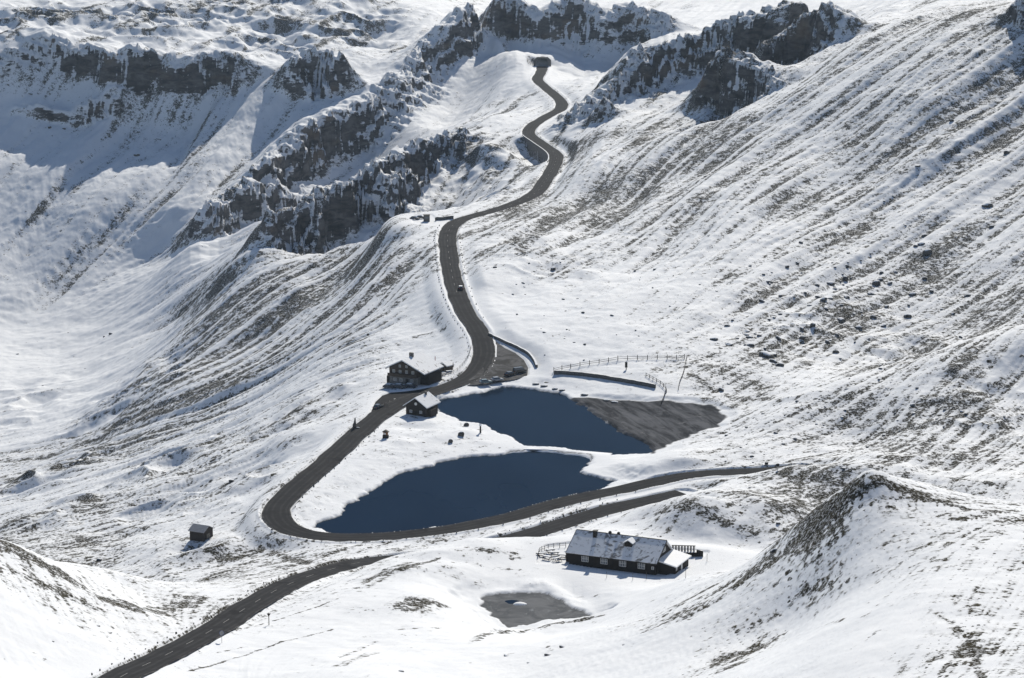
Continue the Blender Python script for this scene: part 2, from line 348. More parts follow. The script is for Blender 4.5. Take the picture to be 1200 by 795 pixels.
def streaks(step, blur_n, length, seed, wave):
    """line integral of noise along the fall-line field, on every step-th grid cell"""
    r = np.arange(0, NR, step); c = np.arange(0, NC, step)
    y = ROWS[r][:, None]; x = y * COLS[c][None]
    vx, vy = upsample(VX, len(r), len(c)), upsample(VY, len(r), len(c))
    wob = 0.10 * fbm(x / 60, y / 90, 2, seed + 3)
    vx, vy = vx - wob * vy, vy + wob * vx
    rng = np.random.RandomState(seed)
    N = rng.rand(len(r), len(c)).astype(np.float32)
    if blur_n: N = blur(N, blur_n)
    dr = np.gradient(ROWS[r])[:, None]; dc = np.gradient(COLS[c])[None]
    # one step is a world length that grows with distance
    sl = wave * (0.35 * y / 700 + 0.65)
    jr = (vy * sl / dr).astype(np.float32)
    jc = ((vx * y - x * vy) / y ** 2 * sl / dc).astype(np.float32)
    acc = N.copy()
    R0, C0 = np.meshgrid(np.arange(len(r), dtype=np.float32), np.arange(len(c), dtype=np.float32), indexing='ij')
    for sgn in (1, -1):
        pr, pc = R0.copy(), C0.copy()
        for k in range(length):
            ir = np.clip(pr, 0, len(r) - 1.01).astype(np.int32); ic = np.clip(pc, 0, len(c) - 1.01).astype(np.int32)
            pr = pr + sgn * jr[ir, ic]; pc = pc + sgn * jc[ir, ic]
            prc = np.clip(pr, 0, len(r) - 1.01); pcc = np.clip(pc, 0, len(c) - 1.01)
            ir = prc.astype(np.int32); ic = pcc.astype(np.int32); fr = prc - ir; fc = pcc - ic
            wk = 1 - k / length
            acc += wk * ((N[ir, ic] * (1 - fc) + N[ir, ic + 1] * fc) * (1 - fr) + (N[ir + 1, ic] * (1 - fc) + N[ir + 1, ic + 1] * fc) * fr)
    acc = norm01(acc - blur(acc, 40))
    return upsample(acc, NR, NC)
ST1 = streaks(3, 1, 30, 3, 2.8)      # broad gullies
ST3 = streaks(2, 1, 30, 5, 2.0)
ST0 = streaks(7, 2, 20, 12, 6.0)      # ribs and couloirs
ST2 = streaks(2, 0, 26, 8, 1.5)      # fine drift lines
print('streaks', round(time.time() - T0, 1))

# ------------------------------------------------------------------ how much snow is missing, how gullied: soft values through photo positions
VALS = [ # u, v, bare, gully
 (1150,760,.27,.1),(1150,650,.25,.1),(1060,600,.26,.1),(1020,590,0.26,0.2),(1000,650,.19,.1),(950,740,0.05,0.1),(900,650,.18,.3),(1000,760,0.1,0.1),(870,760,0.3,0.1),(820,730,0.15,0.1),(760,770,0.04,0.1),(780,720,0.25,0.2),
 (715,690,0.04,0),(620,760,0.06,0.1),(500,700,0.1,0.1),(400,740,0.05,0.1),(450,780,0.08,0.1),(300,770,0.04,0.1),(560,670,0.12,0.1),(600,650,0.1,0.1),
 (50,740,0.04,0.1),(40,660,0.34,0.2),(120,690,0.3,0.2),(150,720,0.16,0.2),(200,690,0.42,0.2),(80,780,0.04,0.1),(250,690,0.2,0.2),(250,650,0.4,0.2),(330,650,0.3,0.2),
 (200,600,0.42,0.4),(100,600,0.4,0.4),(200,540,0.34,0.5),(0,540,0.34,0.4),(80,650,0.42,0.3),(300,580,0.3,0.3),(370,530,0.18,0.3),(60,570,0.42,0.4),
 (100,400,0.05,0.1),(30,400,0.03,0.1),(100,440,0.07,0.1),(200,390,0.22,0.4),(60,480,0.12,0.3),(150,500,0.42,0.7),
 (300,420,0.66,1),(350,380,0.7,1),(420,330,0.7,1),(450,350,0.52,0.9),(400,420,0.52,0.8),(500,350,0.1,0.3),(500,390,0.13,0.2),(250,470,0.62,0.9),(200,480,0.6,0.9),(350,450,0.46,0.7),(420,450,0.22,0.4),(300,500,0.44,0.6),(480,275,0.3,0.5),
 (300,310,0.5,0.9),(260,340,0.48,0.85),(100,250,0.22,0.85),(250,200,0.28,0.85),(100,180,0.12,0.85),(30,300,0.16,0.85),(200,300,0.2,0.85),(150,330,0.1,0.85),(100,120,0.14,0.85),(200,130,0.22,0.85),(150,40,0.14,0.3),(300,40,0.2,0.4),(400,20,0.2,0.4),(50,30,0.12,0.3),(450,60,0.22,0.5),
 (480,140,0.16,0.5),(560,110,0.1,0.4),(580,130,0.26,0.5),(500,230,0.22,0.6),(580,200,0.3,0.4),(600,175,0.28,0.4),(660,60,0.04,0.2),(700,95,0.12,0.2),(600,80,0.08,0.3),(520,190,0.24,0.5),
 (900,200,0.5,0.6),(1050,150,0.48,0.6),(1100,250,0.46,0.6),(1150,80,0.44,0.6),(1000,60,0.36,0.6),(900,300,0.4,0.6),(1000,320,0.44,0.6),(1100,320,0.5,0.5),(900,370,0.44,0.4),(950,410,0.46,0.3),(820,350,0.26,0.5),(700,350,0.16,0.3),(620,340,0.12,0.2),(650,300,0.3,0.5),(750,230,0.56,0.6),(690,240,0.62,0.6),(800,200,0.46,0.6),(760,280,0.4,0.6),(680,200,0.5,0.6),
 (870,90,0.3,0.3),(780,40,0.3,0.4),(720,90,0.34,0.4),(700,150,0.5,0.4),(850,30,0.16,0.2),(900,10,0.05,0.1),
 (1000,430,0.5,0.3),(1150,340,0.46,0.4),(850,430,0.36,0.2),(1080,390,0.52,0.3),(1000,500,0.34,0.5),(1100,520,0.4,0.6),(1180,470,0.34,0.5),(1050,560,0.36,0.3),(1180,560,0.3,0.3),(900,510,0.22,0.2),(860,560,0.24,0.1),(950,570,0.42,0.1),(800,610,0.38,0.1),(880,600,0.38,0.1),(820,640,0.06,0.1),
 (750,470,0.06,0),(650,440,0.04,0),(600,370,0.06,0.1),(700,420,0.08,0.1),(740,540,0.04,0),(480,530,0.22,0),(560,510,0.22,0),(430,550,0.18,0),(520,500,0.22,0),(600,620,0.22,0.1),(500,640,0.26,0.1),(690,600,0.25,0.1),(640,640,0.16,0.1)]
VP = cast(Zb, [(a[0], a[1]) for a in VALS]); va, vb = VP[:, 0] / VP[:, 1], np.log(VP[:, 1])
W = 1 / (((qa[..., None] - va) ** 2 + (0.45 * (qb[..., None] - vb)) ** 2) + 6e-5) ** 1.6
Ws = W.sum(-1)
bareS = (W * np.array([a[2] for a in VALS])).sum(-1) / Ws; gulS = (W * np.array([a[3] for a in VALS])).sum(-1) / Ws
def up_idx(F):
    t = np.stack([np.interp(np.arange(NC), qc, F[i]) for i in range(F.shape[0])])
    f = np.interp(np.arange(NR), qr, np.arange(len(qr))); a0 = np.clip(f.astype(int), 0, len(qr) - 2); fr_ = (f - a0)[:, None]
    return (t[a0] * (1 - fr_) + t[a0 + 1] * fr_).astype(np.float32)
BARE += up_idx(bareS); GUL = up_idx(gulS)
del W, Ws

# ------------------------------------------------------------------ relief detail
far = np.clip(GY / 700, 0.5, 3.0)
mac = fbm(GX / 70, GY / 70, 3, 31) * 1.1 * far ** .5 * (0.5 + 0.5 * GUL) + fbm(GX / 24, GY / 24, 3, 41) * 0.4 * far ** .5
Z += mac * calm * (1 - 0.6 * sstep(.3, .8, ROCK))
HUMS = [(60,560,60,30,3.0),(200,540,60,30,3.0),(300,560,60,30,2.2),(180,600,60,30,2.2),(60,610,60,25,2.5),(330,500,50,25,2.0),(240,650,60,20,1.6),(400,460,40,20,1.2),
        (850,590,70,25,1.6),(950,560,60,20,1.6),(1080,550,80,25,1.8),(1150,480,60,40,1.8),(1050,420,80,40,1.8),(950,380,80,40,1.5),(520,660,80,20,1.2),(640,610,40,12,.9),(150,690,60,20,1.2),(650,310,60,25,1.6),(900,480,60,25,1.0),(40,470,80,40,2.0),(150,460,80,40,2.0),
        (560,180,60,30,2.5),(580,220,60,25,2.0),(480,230,60,40,2.5),(330,40,100,40,5),(150,20,120,30,6),(420,30,50,40,5),(50,20,60,30,5),(250,20,60,30,6),(480,515,60,18,.9),(545,510,40,15,.7),(430,545,30,15,.6)]
HA = np.zeros((NR, NC), np.float32)
for u, v, ru, rv, am in HUMS:
    p = cast(Zb, [(u, v)])[0]; rx = ru * p[1] / FOC; ry = max(rv * p[1] / FOC / 0.22, rx)
    HA = np.maximum(HA, am * np.exp(-((GX - p[0]) / rx) ** 2 - ((GY - p[1]) / ry) ** 2))
rid = 1 - np.abs(fbm(GX / 30 + GY / 90, GY / 34 - GX / 80, 3, 91)) * 1.5
Z += (1.5 + .7 * (GX < -40) * (GY < 1100)) * HA * (rid - 0.4) * calm
HUMP = HA * sstep(.45, .85, rid)
BARE += 0.09 * HUMP
gl = (ST0 - 0.5) * 4.2 * far ** 0.6 * GUL * sstep(640, 950, GY) + (ST1 - 0.5) * 1.2 * far ** 0.7 * GUL + (ST2 - 0.5) * 0.6 * far ** 0.7 * (0.15 + 0.85 * GUL)
Z -= gl * calm * (1 - 0.7 * ROCK)
rk = np.abs(fbm(GX / 14, GY / 14, 4, 51, 0.6)); Z += ROCK * (0.5 - rk) * 5.0 * sstep(2, 18, flat)
Z += ROCK * (0.4 - np.abs(fbm(GX / 5, GY / 5, 3, 57, .6))) * 2.2 * sstep(2, 18, flat)
for per in (6.5, 2.7): Z += ROCK * 0.9 * np.sin(2 * np.pi * (Z + 0.33 * GX + 2.0 * fbm(GX / 40, GY / 40, 2, 58)) / per) * per / 6.283 * sstep(2, 18, flat)
micro = fbm(GX / 5.0, GY / 5.0, 3, 61) * 0.16 * np.sqrt(far)
Z += micro * sstep(1, 12, flat)

# hummocks and banks the photograph shows: photo position from-to, radius (m), height (m)
for u0, v0, u1, v1, R, hgt in [(455,650,590,637,7,1.2),(760,601,845,604,9,1.8),(860,590,920,596,8,1.6),(932,557,985,556,9,2.8),(470,668,520,652,5,.8),(640,603,700,592,4,.8),
        (570,738,690,724,5,1.1),(90,590,250,560,12,2.5),(30,560,100,550,12,2),(250,540,340,520,12,3),(160,640,260,640,9,1.2),(20,615,110,600,10,1.5),(420,495,445,482,4,.5),(480,520,560,506,4,.9),(440,498,490,500,4,-.8),
        (800,600,900,625,10,1.6),(1060,560,1180,568,12,1.6),(950,545,1060,540,10,1.2),(560,330,640,290,14,2.2),(600,290,660,280,10,2.0),(690,480,640,462,2,.1),(1012,566,930,626,5,1.5),(1024,564,1085,584,5,.6)]:
    a, b = cast(Z, [(u0, v0), (u1, v1)])
    Q = np.array([a + (b - a) * t for t in np.linspace(0, 1, 12)])
    D, _, S, _ = near_line(Q, R * 2.5)
    Z += np.where(D < 1e8, hgt * np.exp(-np.minimum(D, 1e4) ** 2 / (R * R)), 0) * sstep(2.5, 9, flat)
# drop below the walled bend near the pass
WALLQ = RM[[i for i in range(len(RM)) if 1262 < RM[i, 1] < 1372]]
D, Hh, S, I = near_line(WALLQ, 40)
sgw = S * (1 if WALLQ[-1, 1] > WALLQ[0, 1] else -1)
edge_fade = sstep(0, 16, I) * sstep(0, 16, len(WALLQ) - 1 - I)
Z -= np.where((D < 1e8) & (sgw > 0) & (D > 4.0), 7.0 * (1 - sstep(6, 30, np.minimum(D, 100))) * edge_fade, 0)
# cut faces above the turn-off and along the curved wall
# ------------------------------------------------------------------ carve roads, pads, water
def carve_line(D, Hh, hw, reach, S=None):
    global Z
    m = D < reach
    dd = D[m]; tgt = Hh[m] - 0.35
    berm = 0.45 * np.exp(-((dd - hw - 1.0) / 0.55) ** 2) * (0.6 + 0.6 * vnoise(GX[m] / 3, GY[m] / 3, 71))
    k = sstep(hw + 0.25, hw + 0.9, dd)
    bank = tgt + 0.35 * k
    t = sstep(hw + 1.2, reach, dd)
    Z[m] = bank * (1 - t) + Z[m] * t + berm
Zkeep = Z.copy()
carve_line(dRF, hRF, HW, 13)
carve_line(dRM, hRM, HW, 12)
# keep the drop beside the wall
m = (D < 30) & (sgw > 0) & (D > HW + 0.7) & (edge_fade > .3)
Z[m] = np.minimum(Z[m], Zkeep[m]); del Zkeep
for (pp, pl, snowy) in pads:
    w, sd = poly_sd(pp, 24)
    z = pl[0] * GX[w] + pl[1] * GY[w] + pl[2] + (0.3 if snowy else 0)
    t = sstep(0.3, 22 if snowy else 9, sd); tgt = np.where(sd < 0.4, z - 0.3, z + 0.1)
    zz = Z[w]; rd = np.minimum(dRM, dRF)[w] < HW + 0.6
    Z[w] = np.where(rd, zz, tgt * (1 - t) + zz * t)
shore_n = lambda w: fbm(GX[w] / 5.0, GY[w] / 7.0, 4, 81, .6) * 1.5
def carve_water(poly, z, depth, soft, lip):
    w, sd = poly_sd(poly, 30)
    sdn = sd + shore_n(w)
    rd = np.minimum(dRM, dRF)[w] < HW + 0.5
    zz = Z[w]
    low = z - depth * sstep(0, 3.0, -sdn) - 0.02
    up = z + lip * sstep(0, 1.2, sdn) + 0.03 * np.maximum(sdn, 0)
    t = sstep(1.0, soft, sdn)
    new = np.where(sdn < 0, low, up * (1 - t) + zz * t)
    Z[w] = np.where(rd, zz, new)
    MUD_AND_SHADE[w] = np.maximum(MUD_AND_SHADE[w], np.where(rd, 0, 0.95 * np.exp(-((sdn - .05) / .32) ** 2)))  # dark shore rim: wet stones plus undercut shade, painted in mud colour
w, sd = poly_sd(mud_poly, 30)
sdm = sd + fbm(GX[w] / 5, GY[w] / 5, 3, 83) * 1.2
x, y = GX[w], GY[w]
la, lb = np.array(at_height(667, 466, 0)[:2]), np.array(at_height(765, 530, 0)[:2])
nv = np.array([-(lb - la)[1], (lb - la)[0]]); nv /= np.linalg.norm(nv); 
if np.dot(np.array(at_height(830, 490, 0)[:2]) - la, nv) < 0: nv = -nv
rise = np.maximum((x - la[0]) * nv[0] + (y - la[1]) * nv[1], -4) * 0.055 + 0.05
t = sstep(0, 4, sdm)
Z[w] = np.where(np.minimum(dRM, dRF)[w] < HW + .5, Z[w], (rise + 0.12 * fbm(x / 6, y / 3, 3, 84)) * (1 - t) + np.maximum(Z[w], np.where(sdm < 8, rise + .9, -99)) * t)
MUD_AND_SHADE[w] = 1 - sstep(-0.4, 0.5, sdm)
carve_water(lake_low, 0, 2.5, 12, 0.55)
w, sd = poly_sd(lake_up, 30)
zz = Z[w]; m_mud = MUD_AND_SHADE[w] > 0.4
carve_water(lake_up, 0, 2.5, 12, 0.55)
Z[w] = np.where(m_mud & (sd > -1), np.minimum(zz, 9), Z[w])
carve_water(ice_poly, POND_Z, 1.0, 8, 0.35)
print('carved', round(time.time() - T0, 1))

# ------------------------------------------------------------------ patches of dead grass, scree and earth: photo position from-to, radius in photo pixels, strength
PATCH = [
 (880,425,1000,365,22,.40),(990,370,1090,310,20,.40),(1080,310,1150,275,14,.32),(840,430,900,455,11,.45),(930,300,1010,270,16,.25),(860,360,920,330,12,.22),(1000,440,1110,390,14,.25),
 (850,775,905,750,11,.55),(770,735,830,700,10,.45),(870,735,930,700,9,.25),(1100,770,1190,760,16,.22),(1120,700,1190,690,14,.18),(490,706,480,716,9,.35),(420,690,480,662,5,.35),(60,690,110,712,10,.3),(400,780,440,765,7,.3),(940,690,1000,680,6,.3),(1000,760,1030,740,5,.25),
 (0,640,60,668,12,.5),(0,634,80,677,8,.8),(80,677,150,712,7,.5),(20,672,60,690,9,.3),(120,700,200,722,9,.45),(150,712,230,700,9,.5),(240,680,300,658,8,.25),(215,630,265,660,8,.3),(250,648,320,650,4,.35),(320,648,360,660,5,.35),
 (380,650,420,640,4,.3),(428,682,480,660,5,.5),(470,668,515,655,4,.6),(470,712,510,705,11,.5),(480,700,500,715,5,.3),(560,645,600,648,5,.5),(550,660,610,668,3,.4),(600,655,640,650,3,.3),
 (704,722,690,725,2.5,.9),(690,725,640,733,4,.8),(640,733,590,741,4.5,.8),(590,740,555,752,4,.5),(580,738,555,752,4,.4),(400,770,440,752,3,.35),(470,738,520,736,2,.5),(590,768,600,766,3,.5),(640,752,645,765,3,.4),(680,700,700,698,3,.2),
 (390,738,330,752,1.5,.5),(330,752,220,787,1.5,.6),(400,700,320,728,1.2,.5),(320,728,260,745,1.2,.4),(255,765,290,758,2,.5),
 (780,720,830,690,9,.5),(820,700,900,655,7,.35),(890,660,980,610,6,.2),(960,610,1010,570,6,.45),(1010,566,1080,580,7,.7),(1080,582,1130,595,4,.5),(1130,596,1200,604,2.5,.5),(1015,568,965,612,7,.55),(965,612,870,680,9,.45),(870,680,800,725,9,.45),(905,637,960,602,7,.7),(960,602,1005,570,7,.7),(760,735,800,715,8,.4),
 (850,770,900,755,10,.4),(840,790,860,780,8,.5),(900,740,880,760,6,.3),(960,735,985,728,3,.5),(1050,600,980,630,10,.3),(1140,760,1150,795,4,.5),(1120,735,1150,765,5,.3),(1090,715,1130,740,3,.3),
 (770,600,850,612,8,.5),(850,615,920,622,7,.3),(820,570,880,560,4,.4),(850,580,930,575,6,.35),(930,560,1000,562,4,.5),(1000,552,1060,558,3,.5),(1110,560,1170,570,3,.5),(1120,585,1160,590,3,.4),(700,606,720,600,4,.4),(820,655,835,660,3,.5),
 (820,470,880,480,6,.3),(815,440,830,455,6,.5),(830,455,900,468,5,.5),(890,460,915,470,5,.4),(885,415,912,420,4,.5),(960,400,1010,380,16,.25),(1000,340,1060,310,18,.25),(1060,300,1120,280,12,.25),(940,360,1000,380,14,.2),(840,480,800,476,4,.5),
 (1000,500,1100,470,8,.2),(1120,470,1200,440,7,.3),(980,520,1060,500,7,.25),(1080,500,1200,480,5,.25),
 (690,235,760,200,10,.25),(650,262,720,225,8,.3),(600,290,660,262,8,.25),(560,280,620,262,5,.2),(560,300,600,280,5,.3),(640,255,610,300,5,.3),
 (760,205,850,150,10,.25),(980,120,1060,60,12,.2),(900,240,1000,150,12,.15),(1000,240,1060,180,9,.2),(1060,200,1160,130,9,.15),
 (300,380,420,290,8,.2),(340,420,470,320,7,.2),(180,490,330,430,6,.2),(120,525,320,450,5,.15),(410,350,480,290,9,.2),
 (0,65,110,60,5,.2),(540,160,600,120,5,.2),(610,115,640,108,4,.5),(560,130,610,116,6,.3),(540,170,580,155,3,.5),(480,165,560,150,3,.5),
 (640,80,700,60,4,.0),(730,75,660,140,4,.4),(800,40,740,70,6,.4),(800,70,860,55,8,.4),(850,70,940,12,7,.5),(660,160,640,178,4,.0),
 (0,540,60,535,5,.3),(0,560,90,552,4,.3),(90,600,160,580,5,.3),(30,585,120,600,6,.2),(130,570,260,545,7,.2),(40,620,120,640,8,.2),(300,535,360,515,6,.3),(330,440,420,400,6,.1),
 (480,395,520,385,5,.35),(420,400,470,380,5,.25),(500,262,475,256,3,.4),(520,330,500,300,4,.2)]
pv = cast(Z, [(p[0], p[1]) for p in PATCH]); pw = cast(Z, [(p[2], p[3]) for p in PATCH])
for (p, a, b) in zip(PATCH, pv, pw):
    if p[5] <= 0 or np.hypot(*(a - b)[:2]) > 260: continue
    R = p[4] * a[1] / FOC * 1.6
    Q = np.array([a + (b - a) * t for t in np.linspace(0, 1, 5)])
    Dp, _, _, _ = near_line(Q, R * 3)
    mm = Dp < R * 2.9
    BARE[mm] += 0.8 * p[5] * np.exp(-(Dp[mm] / R) ** 2)
BARE *= sstep(0.2, 5, flat) * 0.85 + 0.15
STRK = (0.30 * ST1 + 0.34 * ST3 + 0.36 * ST2 - 0.5) * 1.25 * GUL + (ST2 - 0.5) * 0.35 * (1 - GUL)
fm = sstep(600, 850, GY)
BARE = BARE * (0.95 - .25 * fm) + 0.045 + 0.025 * fm
BARE *= 0.72 + 0.56 * sstep(.2, .8, vnoise(GX / 45, GY / 70, 301) * .6 + vnoise(GX / 16, GY / 24, 302) * .4)
BARE += (ST0 - .5) * .22 * GUL * sstep(.08, .3, BARE)
BARE += STRK * (1.05 + 0.85 * sstep(.65, .95, GUL) * (GX < 10) * (GY < 1120)) * sstep(.04, .35, BARE)
BARE = np.clip(BARE, 0, 0.64).astype(np.float32)
STRK = np.clip(STRK + .5, 0, 1).astype(np.float32)
# steep natural ground holds no snow
gy_, gx_ = np.gradient(Z); slope = np.hypot(gy_ / np.gradient(ROWS)[:, None], gx_ / (GY * np.gradient(COLS)[None]))
BARE += 0.35 * sstep(0.75, 1.3, slope) * (1 - ROCK) * (flat > 3)
ROCK = np.clip(ROCK + 0.5 * sstep(1.0, 1.7, slope) * (flat > 6) * (GY > 1000), 0, 1)

# ------------------------------------------------------------------ ground mesh
def new_mesh_obj(name, verts, faces, mat, parent=None, smooth=False):
    me = bpy.data.meshes.new(name); me.from_pydata(verts, [], faces); me.update()
    if smooth: me.polygons.foreach_set('use_smooth', [True] * len(me.polygons))
    if mat is not None: me.materials.append(mat)
    o = bpy.data.objects.new(name, me); col.objects.link(o)
    if parent is not None: o.parent = parent
    return o
def build_ground(mat):
    me = bpy.data.meshes.new('terrain')
    nv, nq = NR * NC, (NR - 1) * (NC - 1)
    me.vertices.add(nv)
    me.vertices.foreach_set('co', np.stack([GX, GY, Z], -1).astype(np.float32).ravel())
    idx = (np.arange(NR - 1)[:, None] * NC + np.arange(NC - 1)[None]).ravel()
    quads = np.stack([idx, idx + 1, idx + NC + 1, idx + NC], 1).astype(np.int32)
    me.loops.add(nq * 4); me.polygons.add(nq)
    me.loops.foreach_set('vertex_index', quads.ravel())
    me.polygons.foreach_set('loop_start', np.arange(0, nq * 4, 4, dtype=np.int32))
    me.polygons.foreach_set('use_smooth', np.ones(nq, bool))
    for nm, F in (('bare', BARE), ('rock', ROCK), ('mud_and_shade', MUD_AND_SHADE), ('streak', STRK)):
        at = me.attributes.new(nm, 'FLOAT', 'POINT'); at.data.foreach_set('value', F.astype(np.float32).ravel())
    me.materials.append(mat); me.update(calc_edges=True)
    o = bpy.data.objects.new('terrain', me); col.objects.link(o); o['kind'] = 'structure'
    return o
def gz(x, y):
    r, c = rc(x, y); return float(bil(Z, r, c))
# ------------------------------------------------------------------ materials
class NT:
    def __init__(s, name):
        s.m = bpy.data.materials.new(name); s.m.use_nodes = True; s.t = s.m.node_tree; s.n = s.t.nodes; s.n.clear()
        s.out = s.n.new('ShaderNodeOutputMaterial'); s.b = s.n.new('ShaderNodeBsdfPrincipled'); s.link(s.b.outputs[0], s.out.inputs[0])
    def link(s, a, b): s.t.links.new(a, b)
    def put(s, sock, v):
        if hasattr(v, 'is_linked'): s.link(v, sock)
        elif isinstance(v, (tuple, list)): sock.default_value = tuple(v) + (1,) * (len(sock.default_value) - len(v))
        else: sock.default_value = v
    def math(s, op, a, b=0.0, c=0.0, clamp=False):
        n = s.n.new('ShaderNodeMath'); n.operation = op; n.use_clamp = clamp
        s.put(n.inputs[0], a); s.put(n.inputs[1], b); s.put(n.inputs[2], c); return n.outputs[0]
    def step(s, x, a, b):
        n = s.n.new('ShaderNodeMapRange'); n.interpolation_type = 'SMOOTHSTEP'
        s.put(n.inputs[0], x); s.put(n.inputs[1], a); s.put(n.inputs[2], b); return n.outputs[0]
    def mix(s, f, a, b):
        n = s.n.new('ShaderNodeMix'); n.data_type = 'RGBA'; s.put(n.inputs[0], f); s.put(n.inputs[6], a); s.put(n.inputs[7], b); return n.outputs[2]
    def attr(s, nm):
        n = s.n.new('ShaderNodeAttribute'); n.attribute_name = nm; return n.outputs['Fac']
    def pos(s, sx=1, sy=1, sz=1, obj=False):
        if obj: p = s.n.new('ShaderNodeTexCoord').outputs['Object']
        else: p = s.n.new('ShaderNodeNewGeometry').outputs['Position']
        n = s.n.new('ShaderNodeMapping'); s.link(p, n.inputs[0]); n.inputs[3].default_value = (sx, sy, sz); return n.outputs[0]
    def noise(s, vec, scale, detail=3, rough=0.55, dist=0.0):
        n = s.n.new('ShaderNodeTexNoise'); s.link(vec, n.inputs['Vector']); n.inputs['Scale'].default_value = scale
        n.inputs['Detail'].default_value = detail; n.inputs['Roughness'].default_value = rough; n.inputs['Distortion'].default_value = dist; return n.outputs['Fac']
    def bump(s, h, strength, dist):
        n = s.n.new('ShaderNodeBump'); n.inputs['Strength'].default_value = strength; n.inputs['Distance'].default_value = dist; s.put(n.inputs['Height'], h); return n.outputs[0]
    def set(s, **k):
        for a, v in k.items(): s.put(s.b.inputs[a.replace('_', ' ')], v)
        return s.m
SNOW = (0.86, 0.87, 0.885)
def mat_terrain():
    t = NT('snowy_ground'); p = t.pos()
    bare, rock, mud_and_shade, strk = (t.attr(a) for a in ('bare', 'rock', 'mud_and_shade', 'streak'))
    n1 = t.noise(p, 0.055, 4, 0.6)          # drifts of some 20 m
    n2 = t.noise(p, 0.30, 5, 0.66)          # tussock clumps
    n3 = t.noise(p, 0.9, 3, 0.65)          # single tussocks
    mixn = t.math('ADD', t.math('ADD', t.math('MULTIPLY', n1, 0.26), t.math('MULTIPLY', n2, 0.70)), t.math('MULTIPLY', n3, 0.44))   # mean about .70
    thr = t.math('SUBTRACT', 0.925, t.math('MULTIPLY', bare, 0.44))
    grass = t.step(t.math('SUBTRACT', mixn, thr), -0.012, 0.028)
    # separate tussocks and stones, as wide as the ground is bare
    def dots(scale, k):
        v = t.n.new('ShaderNodeTexVoronoi'); v.inputs['Scale'].default_value = scale
        w_ = t.n.new('ShaderNodeVectorMath'); w_.operation = 'ADD'; t.link(p, w_.inputs[0])
        nn_ = t.n.new('ShaderNodeTexNoise'); t.link(p, nn_.inputs['Vector']); nn_.inputs['Scale'].default_value = scale * 2.2; nn_.inputs['Detail'].default_value = 2
        t.link(nn_.outputs['Color'], w_.inputs[1]); t.link(w_.outputs[0], v.inputs['Vector'])
        sep = t.n.new('ShaderNodeSeparateColor'); t.link(v.outputs['Color'], sep.inputs[0])
        r_ = t.math('MULTIPLY', t.math('POWER', sep.outputs[0], 2.0), t.math('MULTIPLY', t.step(bare, .03, .55), k))
        return t.step(t.math('SUBTRACT', r_, v.outputs['Distance']), -0.01, 0.03)
    grass = t.math('MAXIMUM', grass, t.math('MAXIMUM', dots(0.42, .52), dots(1.05, .60)))
    fleck = t.step(t.noise(p, 1.7, 4, .7), .50, .60)          # snow left between the blades
    grass = t.math('MULTIPLY', grass, t.math('SUBTRACT', 1.0, t.math('MULTIPLY', fleck, .55)))
    thin = t.math('MULTIPLY', t.step(t.math('SUBTRACT', mixn, thr), -.12, .03), t.math('ADD', .16, t.math('MULTIPLY', t.step(n3, .42, .66), .34)))
    thin = t.math('MULTIPLY', thin, t.step(bare, .06, .32))
    grass = t.math('MAXIMUM', grass, thin)
    # grass and earth colours
    gc = t.mix(t.step(n2, .35, .65), (0.022, 0.020, 0.016), (0.050, 0.044, 0.031))
    gc = t.mix(t.step(n3, .45, .75), gc, (0.088, 0.078, 0.051))
    # rock: banded, with rusty and pale faces, snow caught on its ledges
    pr = t.pos(1, 1, 2.6)
    r1 = t.noise(pr, 0.10, 6, 0.65, 0.6); r2 = t.noise(pr, 0.028, 3, 0.5)
    rc_ = t.mix(t.step(r1, .35, .68), (0.028, 0.030, 0.034), (0.135, 0.132, 0.132))
    rc_ = t.mix(t.math('MULTIPLY', t.step(r2, .54, .70), 0.42), rc_, (0.21, 0.155, 0.11))
    geo = t.n.new('ShaderNodeNewGeometry'); sx = t.n.new('ShaderNodeSeparateXYZ'); t.link(geo.outputs['Normal'], sx.inputs[0])
    ledge = t.step(t.math('ADD', sx.outputs[2], t.math('MULTIPLY', t.math('SUBTRACT', t.noise(t.pos(.8, .8, 3.0), 0.17, 6, 0.70), 0.5), 1.1)), 0.46, 0.60)
    rockm = t.step(t.math('ADD', rock, t.math('MULTIPLY', t.math('SUBTRACT', t.noise(p, 0.09, 4, 0.65), 0.5), 0.9)), 0.42, 0.58)
    rockm = t.math('MULTIPLY', rockm, t.math('SUBTRACT', 1.0, t.math('MULTIPLY', ledge, 0.95)))
    sn = t.mix(t.step(n1, .3, .7), SNOW, (0.80, 0.815, 0.84))
    c = t.mix(grass, sn, gc)
    c = t.mix(rockm, c, rc_)
    mp = t.n.new('ShaderNodeMapping'); t.link(t.n.new('ShaderNodeNewGeometry').outputs['Position'], mp.inputs[0]); mp.vector_type = 'TEXTURE'
    mp.inputs[2].default_value = (0, 0, math.atan2(lb[1] - la[1], lb[0] - la[0])); mp.inputs[3].default_value = (6.0, 1.0, 1.0)
    m1 = t.noise(mp.outputs[0], 0.30, 5, 0.65, 0.5)
    mc = t.mix(t.step(m1, .34, .68), (0.048, 0.049, 0.052), (0.155, 0.157, 0.165))
    mc = t.mix(t.math('MULTIPLY', t.step(n2, .58, .72), 0.5), mc, (0.27, 0.27, 0.275))
    c = t.mix(mud_and_shade, c, mc)
    h = t.math('ADD', t.math('MULTIPLY', n2, 0.55), t.math('ADD', t.math('MULTIPLY', n3, 0.28), t.math('MULTIPLY', t.noise(p, 4.0, 2, 0.5), 0.07)))
    h = t.math('ADD', h, t.math('MULTIPLY', t.math('MAXIMUM', grass, rockm), t.math('MULTIPLY', n3, 0.35)))
    h = t.math('ADD', h, t.math('MULTIPLY', rockm, t.math('MULTIPLY', r1, 3.5)))
